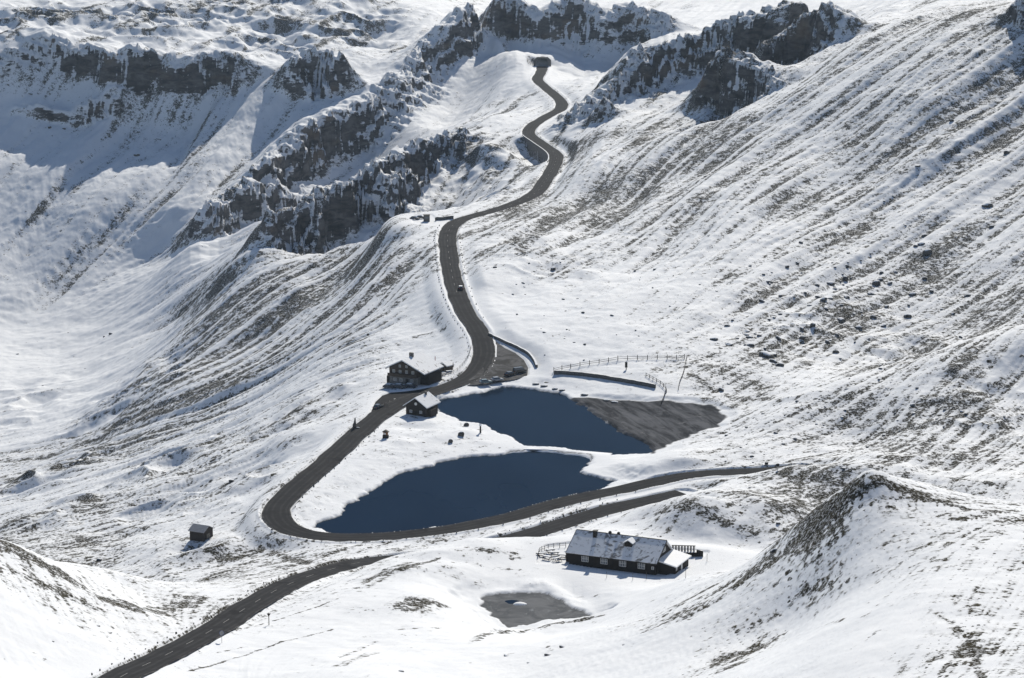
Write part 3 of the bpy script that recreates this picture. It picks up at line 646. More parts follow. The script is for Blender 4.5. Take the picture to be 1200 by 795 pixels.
    dark = t.math('MAXIMUM', t.math('MAXIMUM', grass, rockm), mud_and_shade)
    t.set(Base_Color=c, Roughness=0.75, Specular_IOR_Level=t.math('MULTIPLY', t.math('SUBTRACT', 1.0, dark, clamp=True), 0.12), Normal=t.bump(h, 0.36, 0.5))
    return t.m
def mat_asphalt():
    t = NT('asphalt'); p = t.pos()
    a = t.noise(p, 0.25, 4, 0.6); b = t.noise(p, 3.0, 3, 0.6)
    c = t.mix(t.step(a, .3, .7), (0.017, 0.017, 0.019), (0.026, 0.026, 0.028)); c = t.mix(t.math('MULTIPLY', b, .35), c, (0.036, 0.036, 0.037))
    ac = t.math('ABSOLUTE', t.attr('across')); lane = t.math('ABSOLUTE', t.math('SUBTRACT', ac, .5))
    trk = t.math('MULTIPLY', t.step(t.math('ABSOLUTE', t.math('SUBTRACT', lane, .21)), .13, .03), t.step(a, .25, .6))
    c = t.mix(t.math('MULTIPLY', trk, .55), c, (0.052, 0.052, 0.054))
    c = t.mix(t.math('MULTIPLY', t.step(ac, .84, .99), t.step(t.noise(p, .5, 4, .6), .40, .62)), c, (0.12, 0.118, 0.115))
    c = t.mix(t.step(t.noise(p, .09, 3, .6), .62, .68), c, (0.014, 0.014, 0.016))
    return t.set(Base_Color=c, Roughness=0.95, Specular_IOR_Level=0.06, Normal=t.bump(b, .2, .05))
def mat_gravel():
    t = NT('wet_gravel'); p = t.pos()
    a = t.noise(p, 0.16, 5, 0.65, 1.0); b = t.noise(p, 1.2, 3, .6)
    c = t.mix(t.step(a, .36, .62), (0.030, 0.030, 0.030), (0.13, 0.13, 0.135)); c = t.mix(t.math('MULTIPLY', b, .4), c, (0.09, 0.085, 0.08))
    return t.set(Base_Color=c, Roughness=0.9, Specular_IOR_Level=0.05, Normal=t.bump(b, .3, .1))
def mat_water():
    t = NT('lake_water'); p = t.pos()
    n = t.noise(p, 0.9, 3, .55); n2 = t.noise(t.pos(1, .5, 1), 0.05, 3, .5)
    bp = t.bump(t.math('ADD', n, t.math('MULTIPLY', n2, .5)), .10, .1)
    t.set(Base_Color=t.mix(n2, (0.004, 0.011, 0.025), (0.006, 0.015, 0.032)), Roughness=.9, Specular_IOR_Level=0.0)
    gl = t.n.new('ShaderNodeBsdfGlossy'); gl.inputs['Roughness'].default_value = .14; t.link(bp, gl.inputs['Normal']); gl.inputs['Color'].default_value = (.62, .82, 1, 1)
    fr = t.n.new('ShaderNodeFresnel'); fr.inputs['IOR'].default_value = 1.333
    mx = t.n.new('ShaderNodeMixShader'); t.link(t.math('MULTIPLY', fr.outputs[0], t.math('ADD', .20, t.math('MULTIPLY', n2, .12))), mx.inputs[0]); t.link(t.b.outputs[0], mx.inputs[1]); t.link(gl.outputs[0], mx.inputs[2]); t.link(mx.outputs[0], t.out.inputs[0])
    return t.m
def mat_ice():
    t = NT('pond_ice'); p = t.pos()
    a = t.noise(p, 0.16, 5, 0.65, 1.2); b = t.noise(t.pos(1, .6, 1), 0.7, 4, .6); 
    c = t.mix(t.step(a, .36, .66), (0.12, 0.124, 0.128), (0.20, 0.203, 0.207)); c = t.mix(t.math('MULTIPLY', t.step(b, .60, .74), .7), c, (.30, .31, .32))
    return t.set(Base_Color=c, Roughness=0.6, Specular_IOR_Level=.0, Normal=t.bump(b, .15, .05))
def mat_plain(name, colr, rough=.7, var=.25, scale=2.0, metal=0.0, spec=.3, bump=.2, obj=True, stretch=(1, 1, 1)):
    t = NT(name); p = t.pos(*stretch, obj=obj)
    a = t.noise(p, scale, 4, .6)
    d = tuple(max(x * (1 - var), 0) for x in colr); l = tuple(min(x * (1 + var), 1) for x in colr)
    return t.set(Base_Color=t.mix(t.step(a, .3, .7), d, l), Roughness=rough, Metallic=metal, Specular_IOR_Level=spec, Normal=t.bump(a, bump, .03))
def mat_stone_snow():
    """boulders and guard stones: snow lies on what faces up"""
    t = NT('rough_stone'); p = t.pos()
    a = t.noise(p, 0.9, 5, .65)
    c = t.mix(t.step(a, .35, .65), (0.030, 0.028, 0.026), (0.105, 0.098, 0.088))
    geo = t.n.new('ShaderNodeNewGeometry'); sx = t.n.new('ShaderNodeSeparateXYZ'); t.link(geo.outputs['Normal'], sx.inputs[0])
    k = t.step(t.math('ADD', sx.outputs[2], t.math('MULTIPLY', t.math('SUBTRACT', a, .5), .8)), .70, .86)
    return t.set(Base_Color=t.mix(k, c, SNOW), Roughness=.8, Normal=t.bump(a, .5, .2))
M = dict(ground=mat_terrain(), asphalt=mat_asphalt(), gravel=mat_gravel(), water=mat_water(), ice=mat_ice(), stone=mat_stone_snow())
M['paint'] = mat_plain('road_paint', (.34, .34, .33), .8, .25, 1.5, obj=False)
M['snow'] = mat_plain('lying_snow', SNOW, .7, .02, .8, bump=.4)
M['darkwood'] = mat_plain('dark_stained_wood', (.017, .014, .012), .75, .4, 3, stretch=(1, 1, 8))
M['brownwood'] = mat_plain('weathered_wood', (.060, .043, .030), .75, .4, 3)
M['greywood'] = mat_plain('grey_wood', (.13, .12, .105), .8, .3, 3)
M['white'] = mat_plain('white_paint', (.72, .71, .68), .6, .06, 2)
M['glass'] = mat_plain('window_glass', (.10, .115, .13), .12, .2, 1, spec=.6, bump=.02)
M['metal'] = mat_plain('grey_metal', (.25, .26, .27), .45, .15, 3, metal=.6)
M['masonry'] = mat_plain('dark_masonry', (.14, .13, .12), .85, .5, 1.6, bump=.6)
M['red'] = mat_plain('red_paint', (.32, .045, .03), .5, .15, 2)
M['sheet'] = mat_plain('grey_roof_sheet', (.30, .30, .315), .5, .12, 2, spec=.3)
ground = build_ground(M['ground'])

# ------------------------------------------------------------------ roads
def tag(o, label=None, cat=None, group=None, kind=None):
    if label: o['label'] = label
    if cat: o['category'] = cat
    if group: o['group'] = group
    if kind: o['kind'] = kind
    return o
def ribbon(name, Q, hw, lift, mat, kind=None, parent=None, cross=8, i0=0, i1=None):
    Q = Q[i0:i1]; T = np.gradient(Q[:, :2], axis=0); T /= np.linalg.norm(T, axis=1)[:, None]; N = np.stack([-T[:, 1], T[:, 0]], 1)
    V, Fc = [], []
    for i in range(len(Q)):
        hwi = hw + 0.28 * float(fbm(np.array([i * .13]), np.array([3.1]), 3, 5)[0]) 
        hwj = hw + 0.28 * float(fbm(np.array([i * .13]), np.array([8.1]), 3, 6)[0])
        for k in range(cross + 1):
            f = k / cross; o = -hwj + (hwi + hwj) * f
            V.append((Q[i, 0] + N[i, 0] * o, Q[i, 1] + N[i, 1] * o, Q[i, 2] + lift + 0.03 * (1 - (o / hw) ** 2)))
    for i in range(len(Q) - 1):
        for k in range(cross):
            a = i * (cross + 1) + k; Fc.append((a, a + 1, a + cross + 2, a + cross + 1))
    o = new_mesh_obj(name, V, Fc, mat, parent, True)
    o.data.attributes.new('across', 'FLOAT', 'POINT').data.foreach_set('value', [(k / cross) * 2 - 1 for _ in range(len(Q)) for k in range(cross + 1)])
    if kind: o['kind'] = kind
    return o
road_main = ribbon('pass_road', RM, HW, 0.0, M['asphalt'], 'structure')
road_fore = ribbon('approach_road', RF, HW, 0.05, M['asphalt'], 'structure')
def dashes(Q, off, L, gap, w, lift, a0, a1, name, parent):
    T = np.gradient(Q[:, :2], axis=0); T /= np.linalg.norm(T, axis=1)[:, None]; N = np.stack([-T[:, 1], T[:, 0]], 1)
    seg = np.concatenate([[0], np.cumsum(np.linalg.norm(np.diff(Q, axis=0), axis=1))])
    V, Fc = [], []
    s = a0
    while s + L < min(a1, seg[-1]):
        b = len(V)
        ks = np.linspace(s, s + L, 5)
        for t in ks:
            x, y, z = (np.interp(t, seg, Q[:, k]) for k in range(3)); nx, ny = np.interp(t, seg, N[:, 0]), np.interp(t, seg, N[:, 1])
            for q in (off - w, off + w): V.append((x + nx * q, y + ny * q, z + lift))
        for k in range(4): Fc.append((b + 2 * k, b + 2 * k + 1, b + 2 * k + 3, b + 2 * k + 2))
        s += L + gap
    return new_mesh_obj(name, V, Fc, M['paint'], parent)
segM = np.concatenate([[0], np.cumsum(np.linalg.norm(np.diff(RM, axis=0), axis=1))])
def s_at(Q, seg, u, v, z): 
    p = np.array(at_height(u, v, z)); return seg[np.argmin(np.linalg.norm(Q[:, :2] - p[:2], axis=1))]
dashes(RM, 0, 4, 9, .045, .06, 480, 900, 'lane_marking', road_main)
dashes(RF, 0, 5, 9, .05, .11, 20, 250, 'lane_marking', road_fore)
# dotted line that parts the road from the lay-bys
def pad_mesh(name, pts, mat, lift):
    pp, pl = plane_of(pts)
    bm = bmesh.new(); vs = [bm.verts.new((p[0], p[1], pl[0] * p[0] + pl[1] * p[1] + pl[2] + lift)) for p in pp]; f = bm.faces.new(vs)
    bmesh.ops.triangulate(bm, faces=[f]); bmesh.ops.recalc_face_normals(bm, faces=bm.faces)
    if bm.faces[:][0].normal.z < 0: bmesh.ops.reverse_faces(bm, faces=bm.faces)
    me = bpy.data.meshes.new(name); bm.to_mesh(me); bm.free(); me.materials.append(mat)
    o = bpy.data.objects.new(name, me); col.objects.link(o); o['kind'] = 'structure'; return o
pad_mesh('inn_parking_area', PAD_INN, M['asphalt'], -0.10)
pad_mesh('gravel_turnout', PAD_TURN, M['gravel'], -0.14)
pad_mesh('pass_lay_by', PAD_TOP, M['asphalt'], -0.10)
def sheet(name, poly, z, mat, grow):
    c = poly.mean(0); x0, y0 = poly.min(0) - grow; x1, y1 = poly.max(0) + grow
    return x0, x1, y0, y1
def water_sheet(name, polys, z, mat):
    """water clipped a few metres outside the shore, under the banks"""
    bm = bmesh.new()
    for pg in polys:
        n = len(pg); nx = []
        area = 0.5 * sum(pg[i][0] * pg[(i + 1) % n][1] - pg[(i + 1) % n][0] * pg[i][1] for i in range(n)); sg = 1 if area > 0 else -1
        pts = []
        for i in range(n):
            a, b, c = pg[i - 1], pg[i], pg[(i + 1) % n]; t = c - a; t = t / (np.linalg.norm(t) + 1e-9)
            pts.append(b + sg * np.array([t[1], -t[0]]) * 1.3)
        f = bm.faces.new([bm.verts.new((p[0], p[1], z)) for p in pts])
    bmesh.ops.triangulate(bm, faces=bm.faces[:])
    for f in bm.faces:
        if f.normal.z < 0: f.normal_flip()
    me = bpy.data.meshes.new(name); bm.to_mesh(me); bm.free(); me.materials.append(mat)
    o = bpy.data.objects.new(name, me); col.objects.link(o); o['kind'] = 'structure'; return o
water_sheet('upper_lake_water', [lake_up], 0.0, M['water'])
water_sheet('lower_lake_water', [lake_low], 0.0, M['water'])
water_sheet('pond_ice', [ice_poly], POND_Z, M['ice'])
# ------------------------------------------------------------------ object helpers
class MB:
    """collects shapes for ONE mesh object (local coordinates)"""
    def __init__(s): s.bm = bmesh.new()
    def box(s, x0, y0, z0, x1, y1, z1, bev=0.0):
        vs = [s.bm.verts.new(p) for p in ((x0,y0,z0),(x1,y0,z0),(x1,y1,z0),(x0,y1,z0),(x0,y0,z1),(x1,y0,z1),(x1,y1,z1),(x0,y1,z1))]
        fs = [s.bm.faces.new([vs[i] for i in f]) for f in ((0,3,2,1),(4,5,6,7),(0,1,5,4),(1,2,6,5),(2,3,7,6),(3,0,4,7))]
        if bev: bmesh.ops.bevel(s.bm, geom=list({e for f in fs for e in f.edges}), offset=bev, segments=2, affect='EDGES')
        return s
    def poly(s, pts): s.bm.faces.new([s.bm.verts.new(p) for p in pts]); return s
    def prism(s, prof, axis, a, b):
        """extrude a closed profile along axis 'x' (profile y,z) or 'y' (profile x,z)"""
        mk = (lambda p, t: (t, p[0], p[1])) if axis == 'x' else (lambda p, t: (p[0], t, p[1]))
        A = [s.bm.verts.new(mk(p, a)) for p in prof]; B = [s.bm.verts.new(mk(p, b)) for p in prof]; n = len(prof)
        s.bm.faces.new(A[::-1]); s.bm.faces.new(B)
        for i in range(n): s.bm.faces.new((A[i], A[(i + 1) % n], B[(i + 1) % n], B[i]))
        return s
    def tube(s, p, q, r0, r1=None, n=8):
        p, q = Vector(p), Vector(q); r1 = r0 if r1 is None else r1
        d = (q - p).normalized(); u = d.orthogonal().normalized(); w = d.cross(u)
        A = [s.bm.verts.new(p + (u * math.cos(k * 2 * math.pi / n) + w * math.sin(k * 2 * math.pi / n)) * r0) for k in range(n)]
        B = [s.bm.verts.new(q + (u * math.cos(k * 2 * math.pi / n) + w * math.sin(k * 2 * math.pi / n)) * r1) for k in range(n)]
        s.bm.faces.new(A[::-1]); s.bm.faces.new(B)
        for k in range(n): s.bm.faces.new((A[k], A[(k + 1) % n], B[(k + 1) % n], B[k]))
        return s
    def lump(s, c, r, sx=1, sy=1, sz=1, seed=0, sub=2, rough=.25):
        d = bmesh.ops.create_icosphere(s.bm, subdivisions=sub, radius=1.0); rg = random.Random(seed)
        dirs = [(Vector((rg.gauss(0,1), rg.gauss(0,1), rg.gauss(0,1))).normalized(), rg.uniform(-1, 1)) for _ in range(9)]
        for v in d['verts']:
            k = 1 + rough * sum(a * max(0, v.co.dot(n)) ** 3 for n, a in dirs)
            v.co = Vector((c[0] + v.co.x * r * k * sx, c[1] + v.co.y * r * k * sy, c[2] + v.co.z * r * k * sz))
        return s
    def build(s, name, mat, parent=None, smooth=False):
        bmesh.ops.recalc_face_normals(s.bm, faces=s.bm.faces)
        me = bpy.data.meshes.new(name); s.bm.to_mesh(me); s.bm.free()
        if smooth: me.polygons.foreach_set('use_smooth', [True] * len(me.polygons))
        me.materials.append(mat); o = bpy.data.objects.new(name, me); col.objects.link(o)
        if parent is not None: o.parent = parent
        return o
def empty(name, loc, rz=0.0, label=None, cat=None, group=None):
    o = bpy.data.objects.new(name, None); o.empty_display_size = .5; col.objects.link(o); o.location = loc; o.rotation_euler = (0, 0, rz)
    return tag(o, label, cat, group)
def copy_tree(o, parent=None):
    c = o.copy(); col.objects.link(c)
    if parent is not None: c.parent = parent
    for ch in list(o.children): copy_tree(ch, c)
    return c
def on_ground(u, v):
    return cast(Z, [(u, v)])[0]
def window(parent, x, y, z, w, h, face='-y', bars=3, name='window', fr=.09):
    """a window in a wall: white frame with glazing bars, glass behind it"""
    m = MB(); g = MB(); o = 0.05
    def bx(b, a0, z0, a1, z1, d0, d1):
        if face == '-y': b.box(x + a0, y - d1, z + z0, x + a1, y - d0, z + z1)
        else: b.box(x + d0, y + a0, z + z0, x + d1, y + a1, z + z1)
    bx(m, -w/2, -h/2, -w/2 + fr, h/2, 0.01, o + .03); bx(m, w/2 - fr, -h/2, w/2, h/2, 0.01, o + .03)
    bx(m, -w/2 + fr, h/2 - fr, w/2 - fr, h/2, 0.01, o + .025); bx(m, -w/2 + fr, -h/2, w/2 - fr, -h/2 + fr, 0.01, o + .025)
    for k in range(1, bars):
        c = -w/2 + w * k / bars; bx(m, c - .045, -h/2 + fr, c + .045, h/2 - fr, 0.01, o + .015)
    bx(m, -w/2 + fr, -.035, w/2 - fr, .035, 0.012, o + .008)
    bx(g, -w/2 + fr * .6, -h/2 + fr * .6, w/2 - fr * .6, h/2 - fr * .6, 0.004, 0.03)
    f = m.build(name, M['white'], parent); g.build('pane', M['glass'], f)
    return f

# snow that has half slid and melted off dark shingles
def mat_hut_roof():
    t = NT('snowy_shingle_roof'); p = t.pos(obj=True)
    a = t.noise(p, 0.42, 5, .62, 1.4); b = t.noise(t.pos(1, 1, 1, obj=True), 1.3, 2, .5)
    f = t.step(t.math('ADD', t.math('MULTIPLY', a, .8), t.math('MULTIPLY', b, .25)), .52, .66)
    c = t.mix(f, (.84, .85, .86), (.20, .195, .19))
    return t.set(Base_Color=c, Roughness=.75, Specular_IOR_Level=.25, Normal=t.bump(a, .4, .12))
def mat_planks(name, c0, c1, s=3.2, ax=(1, 1, 0)):
    t = NT(name); p = t.pos(obj=True)
    w = t.n.new('ShaderNodeTexWave'); w.wave_type = 'BANDS'; w.bands_direction = 'DIAGONAL' if ax[2] == 0 else 'Z'; w.inputs['Scale'].default_value = s; w.inputs['Distortion'].default_value = .4
    t.link(p, w.inputs['Vector']); a = t.noise(t.pos(2, 2, .6, obj=True), 1.3, 4, .65)
    c = t.mix(a, c0, c1); c = t.mix(t.math('MULTIPLY', t.step(w.outputs['Fac'], .82, .98), .6), c, tuple(x * .35 for x in c0))
    return t.set(Base_Color=c, Roughness=.8, Specular_IOR_Level=.2, Normal=t.bump(w.outputs['Fac'], .25, .03))
M['hutroof'] = mat_hut_roof()
def mat_inn_roof():
    t = NT('thawing_snow_roof'); p = t.pos(obj=True); a = t.noise(p, 0.38, 5, .65, 1.0)
    return t.set(Base_Color=t.mix(t.step(a, .58, .68), SNOW, (.22, .20, .185)), Roughness=.75, Specular_IOR_Level=.1, Normal=t.bump(a, .5, .2))
M['innroof'] = mat_inn_roof()
M['planks'] = mat_planks('black_brown_planks', (.010, .008, .007), (.030, .024, .020))
M['innwood'] = mat_planks('brown_facade_boards', (.045, .035, .026), (.105, .083, .062), 2.6, (0, 0, 1))
M['innstone'] = mat_plain('plastered_base', (.16, .155, .15), .85, .25, .8)
M['shedwood'] = mat_planks('shed_boards', (.026, .021, .018), (.060, .050, .043), 4.0)
M['tyre'] = mat_plain('tyre_rubber', (.012, .012, .012), .9, .2, 6)
M['lamp'] = mat_plain('lamp_glass', (.55, .55, .52), .2, .05, 4, spec=.6)
M['redlamp'] = mat_plain('tail_lamp_glass', (.45, .02, .015), .25, .1, 4, spec=.6)
M['orange'] = mat_plain('orange_timber', (.22, .095, .035), .7, .25, 3)
M['bluesign'] = mat_plain('blue_sign_plate', (.035, .06, .17), .5, .1, 2)
M['hole'] = mat_plain('dark_tunnel_lining', (.035, .034, .033), .9, .3, .4)

# ------------------------------------------------------------------ the long dark hut
A_, B_ = np.array(at_height(667, 661.5, 11.15)), np.array(at_height(768.5, 674.5, 11.15))
HUTZ = 11.05; L = float(np.linalg.norm((B_ - A_)[:2])); HA_ = math.atan2(B_[1] - A_[1], B_[0] - A_[0])
hut = empty('mountain_hut', (A_[0], A_[1], HUTZ), HA_, 'long dark timber hut with patchy snow on its roof and four white lattice windows', 'hut')
DP, EV, RG = 11.0, 3.3, 6.75; MX = DP * .54
w = MB(); w.prism([(0, 0), (DP, 0), (DP, EV - .4), (MX, RG - .12), (0, EV)], 'x', 0, L); w.build('wall', M['planks'], hut)
def slab(y0, z0, y1, z1, th, x0, x1):
    n = Vector((0, -(z1 - z0), y1 - y0)).normalized() * th
    return [(y0, z0), (y1, z1), (y1 + n.y, z1 + n.z), (y0 + n.y, z0 + n.z)]
sl = (RG - EV) / MX
rf = MB(); rf.prism(slab(-.7, EV - .7 * sl + .06, MX, RG + .06, .22, 0, 0), 'x', -.55, L + .45); roof = rf.build('roof', M['hutroof'], hut)
sl2 = (RG - EV + .4) / (DP - MX)
MB().prism(slab(MX + .005, RG + .06, DP + .7, EV - .4 - .7 * sl2 + .06, .22, 0, 0), 'x', -.55, L + .45).build('roof', M['snow'], hut)
rb = MB(); rb.box(-.6, MX - .13, RG + .2, L + .5, MX + .13, RG + .36)
rb.prism(slab(-.72, EV - .72 * sl, MX, RG, .30, 0, 0), 'x', -.66, -.555).prism(slab(-.72, EV - .72 * sl, MX, RG, .30, 0, 0), 'x', L + .455, L + .56)
rb.box(-.55, -.80, EV - .72 * sl - .06, L + .45, -.705, EV - .72 * sl + .2)
rb.build('roof_trim', M['darkwood'], hut)
for fx in (.185, .405, .62, .835): window(hut, L * fx, 0, 1.95, 1.75, 1.45, '-y', 4)
for fx, s_ in ((.955, .62),): window(hut, L * fx + .2, 0, 1.75, s_, .7, '-y', 1)
window(hut, L, MX - .7, 4.9, 2.0, 1.0, '+x', 3)
ch = MB(); cx, cy = L * .215, MX - 1.3; cz = EV + cy * sl
ch.box(cx - .42, cy - .42, cz - .3, cx + .42, cy + .42, cz + 1.6); cho = ch.build('chimney', M['darkwood'], hut)
MB().box(cx - .55, cy - .55, cz + 1.603, cx + .55, cy + .55, cz + 1.75).build('chimney_cap', M['darkwood'], cho)
dx, dy = L * .63, MX * .52; dz = EV + dy * sl
dm = MB(); dm.prism([(dx - .95, dz - .5), (dx + .95, dz - .5), (dx + .95, dz + 1.1), (dx, dz + 1.7), (dx - .95, dz + 1.1)], 'y', dy - .2, dy + 2.0); dmo = dm.build('dormer', M['planks'], hut)
for sgn in (-1, 1):
    MB().prism([(dx, dz + 1.72), (dx + sgn * 1.25, dz + .97), (dx + sgn * 1.25, dz + 1.17), (dx, dz + 1.95)][::sgn], 'y', dy - .45, dy + 2.2).build('dormer_roof', M['snow'], dmo)
for k, fx in enumerate((.36, .46)): MB().lump((L * fx, MX + .25, RG + .45), .42, seed=k, rough=.1).tube((L * fx, MX + .25, RG + .1), (L * fx, MX + .25, RG + .8), .2).build('roof_vent', M['darkwood'], hut)
AX = 4.3
MB().prism([(L + .002, 0), (L + AX, 0), (L + AX, 2.35), (L + .002, 3.25)], 'y', 1.2, DP - .6).build('annex_wall', M['planks'], hut)
MB().prism([(L + .05, 3.30), (L + AX + .55, 2.30), (L + AX + .55, 2.55), (L + .05, 3.62)], 'y', .7, DP - .1).build('annex_roof', M['snow'], hut)
MB().box(L + AX + .003, 5.2, .15, L + AX + .07, 6.1, 2.1).build('door', M['white'], hut)
window(hut, L + AX, 2.2, 1.6, .7, .7, '+x', 1)
MB().box(-1.7, 2.0, 0, -.003, 8.5, 2.3).build('woodshed_wall', M['planks'], hut)
MB().prism([(-2.0, 2.35), (-.56, 2.95), (-.56, 3.15), (-2.0, 2.62)], 'y', 1.6, 8.9).build('woodshed_roof', M['snow'], hut)

# terrace furniture on the snow left of the hut
def picnic_table():
    t = empty('picnic_table', (0, 0, 0))
    MB().box(-1.1, -.42, .72, 1.1, .42, .78).build('tabletop', M['brownwood'], t)
    MB().box(-1.05, -.38, .783, 1.05, .38, .93, .05).build('snow_cap', M['snow'], t)
    for s_ in (-1, 1):
        MB().box(-1.1, s_ * .8 - .15, .42, 1.1, s_ * .8 + .15, .47).build('bench', M['brownwood'], t)
        MB().tube((s_ * .8, -.8, 0), (s_ * .8, -.2, .72), .05).tube((s_ * .8, .8, 0), (s_ * .8, .2, .72), .05).tube((s_ * .8, -.85, .40), (s_ * .8, .85, .40), .045).build('leg_frame', M['darkwood'], t)
    return t
pt0 = None
for k, (u, v, rz) in enumerate([(634, 652, .2), (641, 656, -.5), (650, 651, .1), (653, 658, .7), (659, 654, -.2), (645, 648, .4)]):
    p = on_ground(u, v)
    t = picnic_table() if k == 0 else copy_tree(pt0)
    if k == 0: pt0 = t
    t.location = (p[0], p[1], gz(p[0], p[1]) + .02); t.rotation_euler = (0, 0, rz)
    tag(t, 'snow-covered wooden picnic table on the terrace left of the long dark hut', 'table', 'snowy tables crowded left of the hut')
def railing(name, pts, mat, label, cat, h=1.0, step=1.6, rails=2, r=.05, group=None, post_over=.1):
    """posts and rails along photo positions; posts stand on the ground"""
    Q = spline([on_ground(u, v) for u, v in pts], step)
    o = empty(name, (Q[0, 0], Q[0, 1], gz(Q[0, 0], Q[0, 1])), 0, label, cat, group); b = Vector(o.location)
    P = [Vector((q[0], q[1], gz(q[0], q[1]))) - b for q in Q]
    for p in P: MB().tube(p - Vector((0, 0, .3)), p + Vector((0, 0, h + post_over)), r * 1.5, r * 1.2, 6).build('post', mat, o)
    m = MB()
    for k in range(rails):
        z = h * (k + 1) / rails - .05
        for a, c in zip(P[:-1], P[1:]): m.tube(a + Vector((0, 0, z)), c + Vector((0, 0, z)), r * .8, n=5)
    if rails: m.build('rail', mat, o)
    return o
railing('terrace_railing', [(630.5, 654), (633, 647), (643, 643.5), (663, 641.5)], M['darkwood'], 'dark wooden railing round the snowy tables left of the long hut', 'railing', 1.1, 1.5)
# windbreak and planked deck behind the right end of the hut
a, b = on_ground(787, 650), on_ground(815, 650.5)
dk = empty('terrace_windbreak', (a[0], a[1], gz(a[0], a[1])), math.atan2(b[1] - a[1], b[0] - a[0]), 'dark slatted windbreak with white gaps behind the right end of the long hut', 'windbreak')
Ld = float(np.linalg.norm((b - a)[:2])); n = 8
for k in range(n):
    MB().box(Ld * k / n + .12, -.05, .5, Ld * (k + .62) / n, .05, 2.2).build('panel', M['darkwood'], dk)
    MB().box(Ld * (k + .62) / n + .03, -.04, .5, Ld * (k + .62) / n + .17, .04, 2.15).build('white_post', M['white'], dk)
MB().box(0, -.08, 2.205, Ld, .08, 2.36).build('top_rail', M['darkwood'], dk)
MB().box(0, -.07, .32, Ld, .07, .495).build('bottom_rail', M['snow'], dk)
a, b = on_ground(796, 653), on_ground(824, 652.5)
dk = empty('terrace_deck', (a[0], a[1], gz(a[0], a[1]) - .1), math.atan2(b[1] - a[1], b[0] - a[0]), 'low dark plank terrace with a sloping end, right of the long hut', 'terrace')
Ld = float(np.linalg.norm((b - a)[:2]))
MB().box(0, 0, 0, Ld, .25, 1.15).build('front_boards', M['planks'], dk)
MB().box(0, .252, 0, Ld, 2.6, 1.0).build('floor', M['snow'], dk)
MB().prism([(Ld * .72, 1.152), (Ld, 1.152), (Ld, 1.45), (Ld * .72, 1.9)], 'y', .02, .2).build('end_rail', M['darkwood'], dk)

# ------------------------------------------------------------------ little shed on the left
p = np.array(at_height(222.5, 633.6, 0)); p = on_ground(222.5, 633.6)
shed = empty('field_shed', (p[0], p[1], gz(p[0], p[1]) - .15), math.radians(-27), 'small dark wooden shed with a grey pitched roof standing alone on the left slope', 'shed')
SL, SD, SE, SR = 4.4, 4.4, 3.0, 4.1
MB().prism([(0, -.8), (SD, -.8), (SD, SE), (SD / 2, SR), (0, SE)], 'x', 0, SL).build('wall', M['shedwood'], shed)
sl = (SR - SE) / (SD / 2)
for y0, z0, y1, z1 in ((-.35, SE - .35 * sl, SD / 2, SR), (SD / 2, SR, SD + .35, SE - .35 * sl)):
    MB().prism(slab(y0, z0 + .03, y1, z1 + .03, .12, 0, 0), 'x', -.3, SL + .35).build('roof', M['sheet'], shed)
MB().box(SL + .004, 1.4, .9, SL + .07, 3.0, 2.1).build('hatch', M['greywood'], shed)

# ------------------------------------------------------------------ the inn
p = np.array(at_height(456.6, 448.5, 1.9)); q = np.array(at_height(489, 451.8, 1.9))
ia = math.atan2(q[1] - p[1], q[0] - p[0]); IL = float(np.linalg.norm((q - p)[:2])); ID = 12.5
inn = empty('roadside_inn', (p[0], p[1], 1.75), ia, 'large brown timber inn with a snow-white gable roof beside the road', 'inn')
IE, IR = 5.7, 8.2
MB().box(0, 0, -.6, IL, ID, 2.7).build('base_wall', M['innstone'], inn)
MB().prism([(-.05, 2.703), (IL + .05, 2.703), (IL + .05, IE), (IL / 2, IR), (-.05, IE)], 'y', -.05, ID + .05).build('upper_wall', M['innwood'], inn)
sl = (IR - IE) / (IL / 2)
def gable_roof(parent, W, D, E, R, over, th, y0, mat, name='roof', left=True, right=True, extra=0.0):
    s_ = (R - E) / (W / 2); r = []
    for side in ((-1,) if left else ()) + ((1,) if right else ()):
        e = over + (extra if side > 0 else 0)
        xe = W / 2 + e
        prof = [(W / 2, R + .04), (W / 2 + side * xe, R + .04 - s_ * xe), (W / 2 + side * xe, R + .04 - s_ * xe + th), (W / 2, R + .04 + th * 1.1)]
        r.append(MB().prism(prof if side < 0 else prof[::-1], 'y', y0, D).build(name, mat, parent))
    return r
rr = gable_roof(inn, IL, ID + .8, IE, IR, .95, .34, -1.1, M['innroof'], extra=2.4)
for o_, s_ in ((.02, -1), (.02, 1)):
    xe = IL / 2 + (.95 if s_ < 0 else .95)
    MB().prism([(IL / 2, IR - .05), (IL / 2 + s_ * xe, IR - .05 - sl * xe), (IL / 2 + s_ * xe, IR - .30 - sl * xe), (IL / 2, IR - .32)][::s_], 'y', -1.2, -1.08).build('bargeboard', M['darkwood'], inn)
MB().box(IL + .06, 2.2, -.6, IL + 3.2, ID - .5, 3.6).build('side_wing', M['planks'], inn)
for k, fx in enumerate((.16, .39, .62, .85)): window(inn, IL * fx, -.05, 4.3, .95, 1.05, '-y', 2)
for fx in (.38, .62): window(inn, IL * fx, -.05, 6.2, .8, .9, '-y', 2)
for fx in (.2, .42, .80): window(inn, IL * fx, 0, 1.45, 1.1, 1.0, '-y', 2)
MB().box(IL * .58, -.06, -.2, IL * .68, -.003, 2.0).build('door', M['darkwood'], inn)
bal = MB().box(-.2, -1.15, 2.75, IL + .2, -.06, 2.9).build('balcony', M['brownwood'], inn)
MB().box(-.2, -1.15, 2.903, IL + .2, -1.08, 3.75).build('balcony_rail', M['brownwood'], bal)
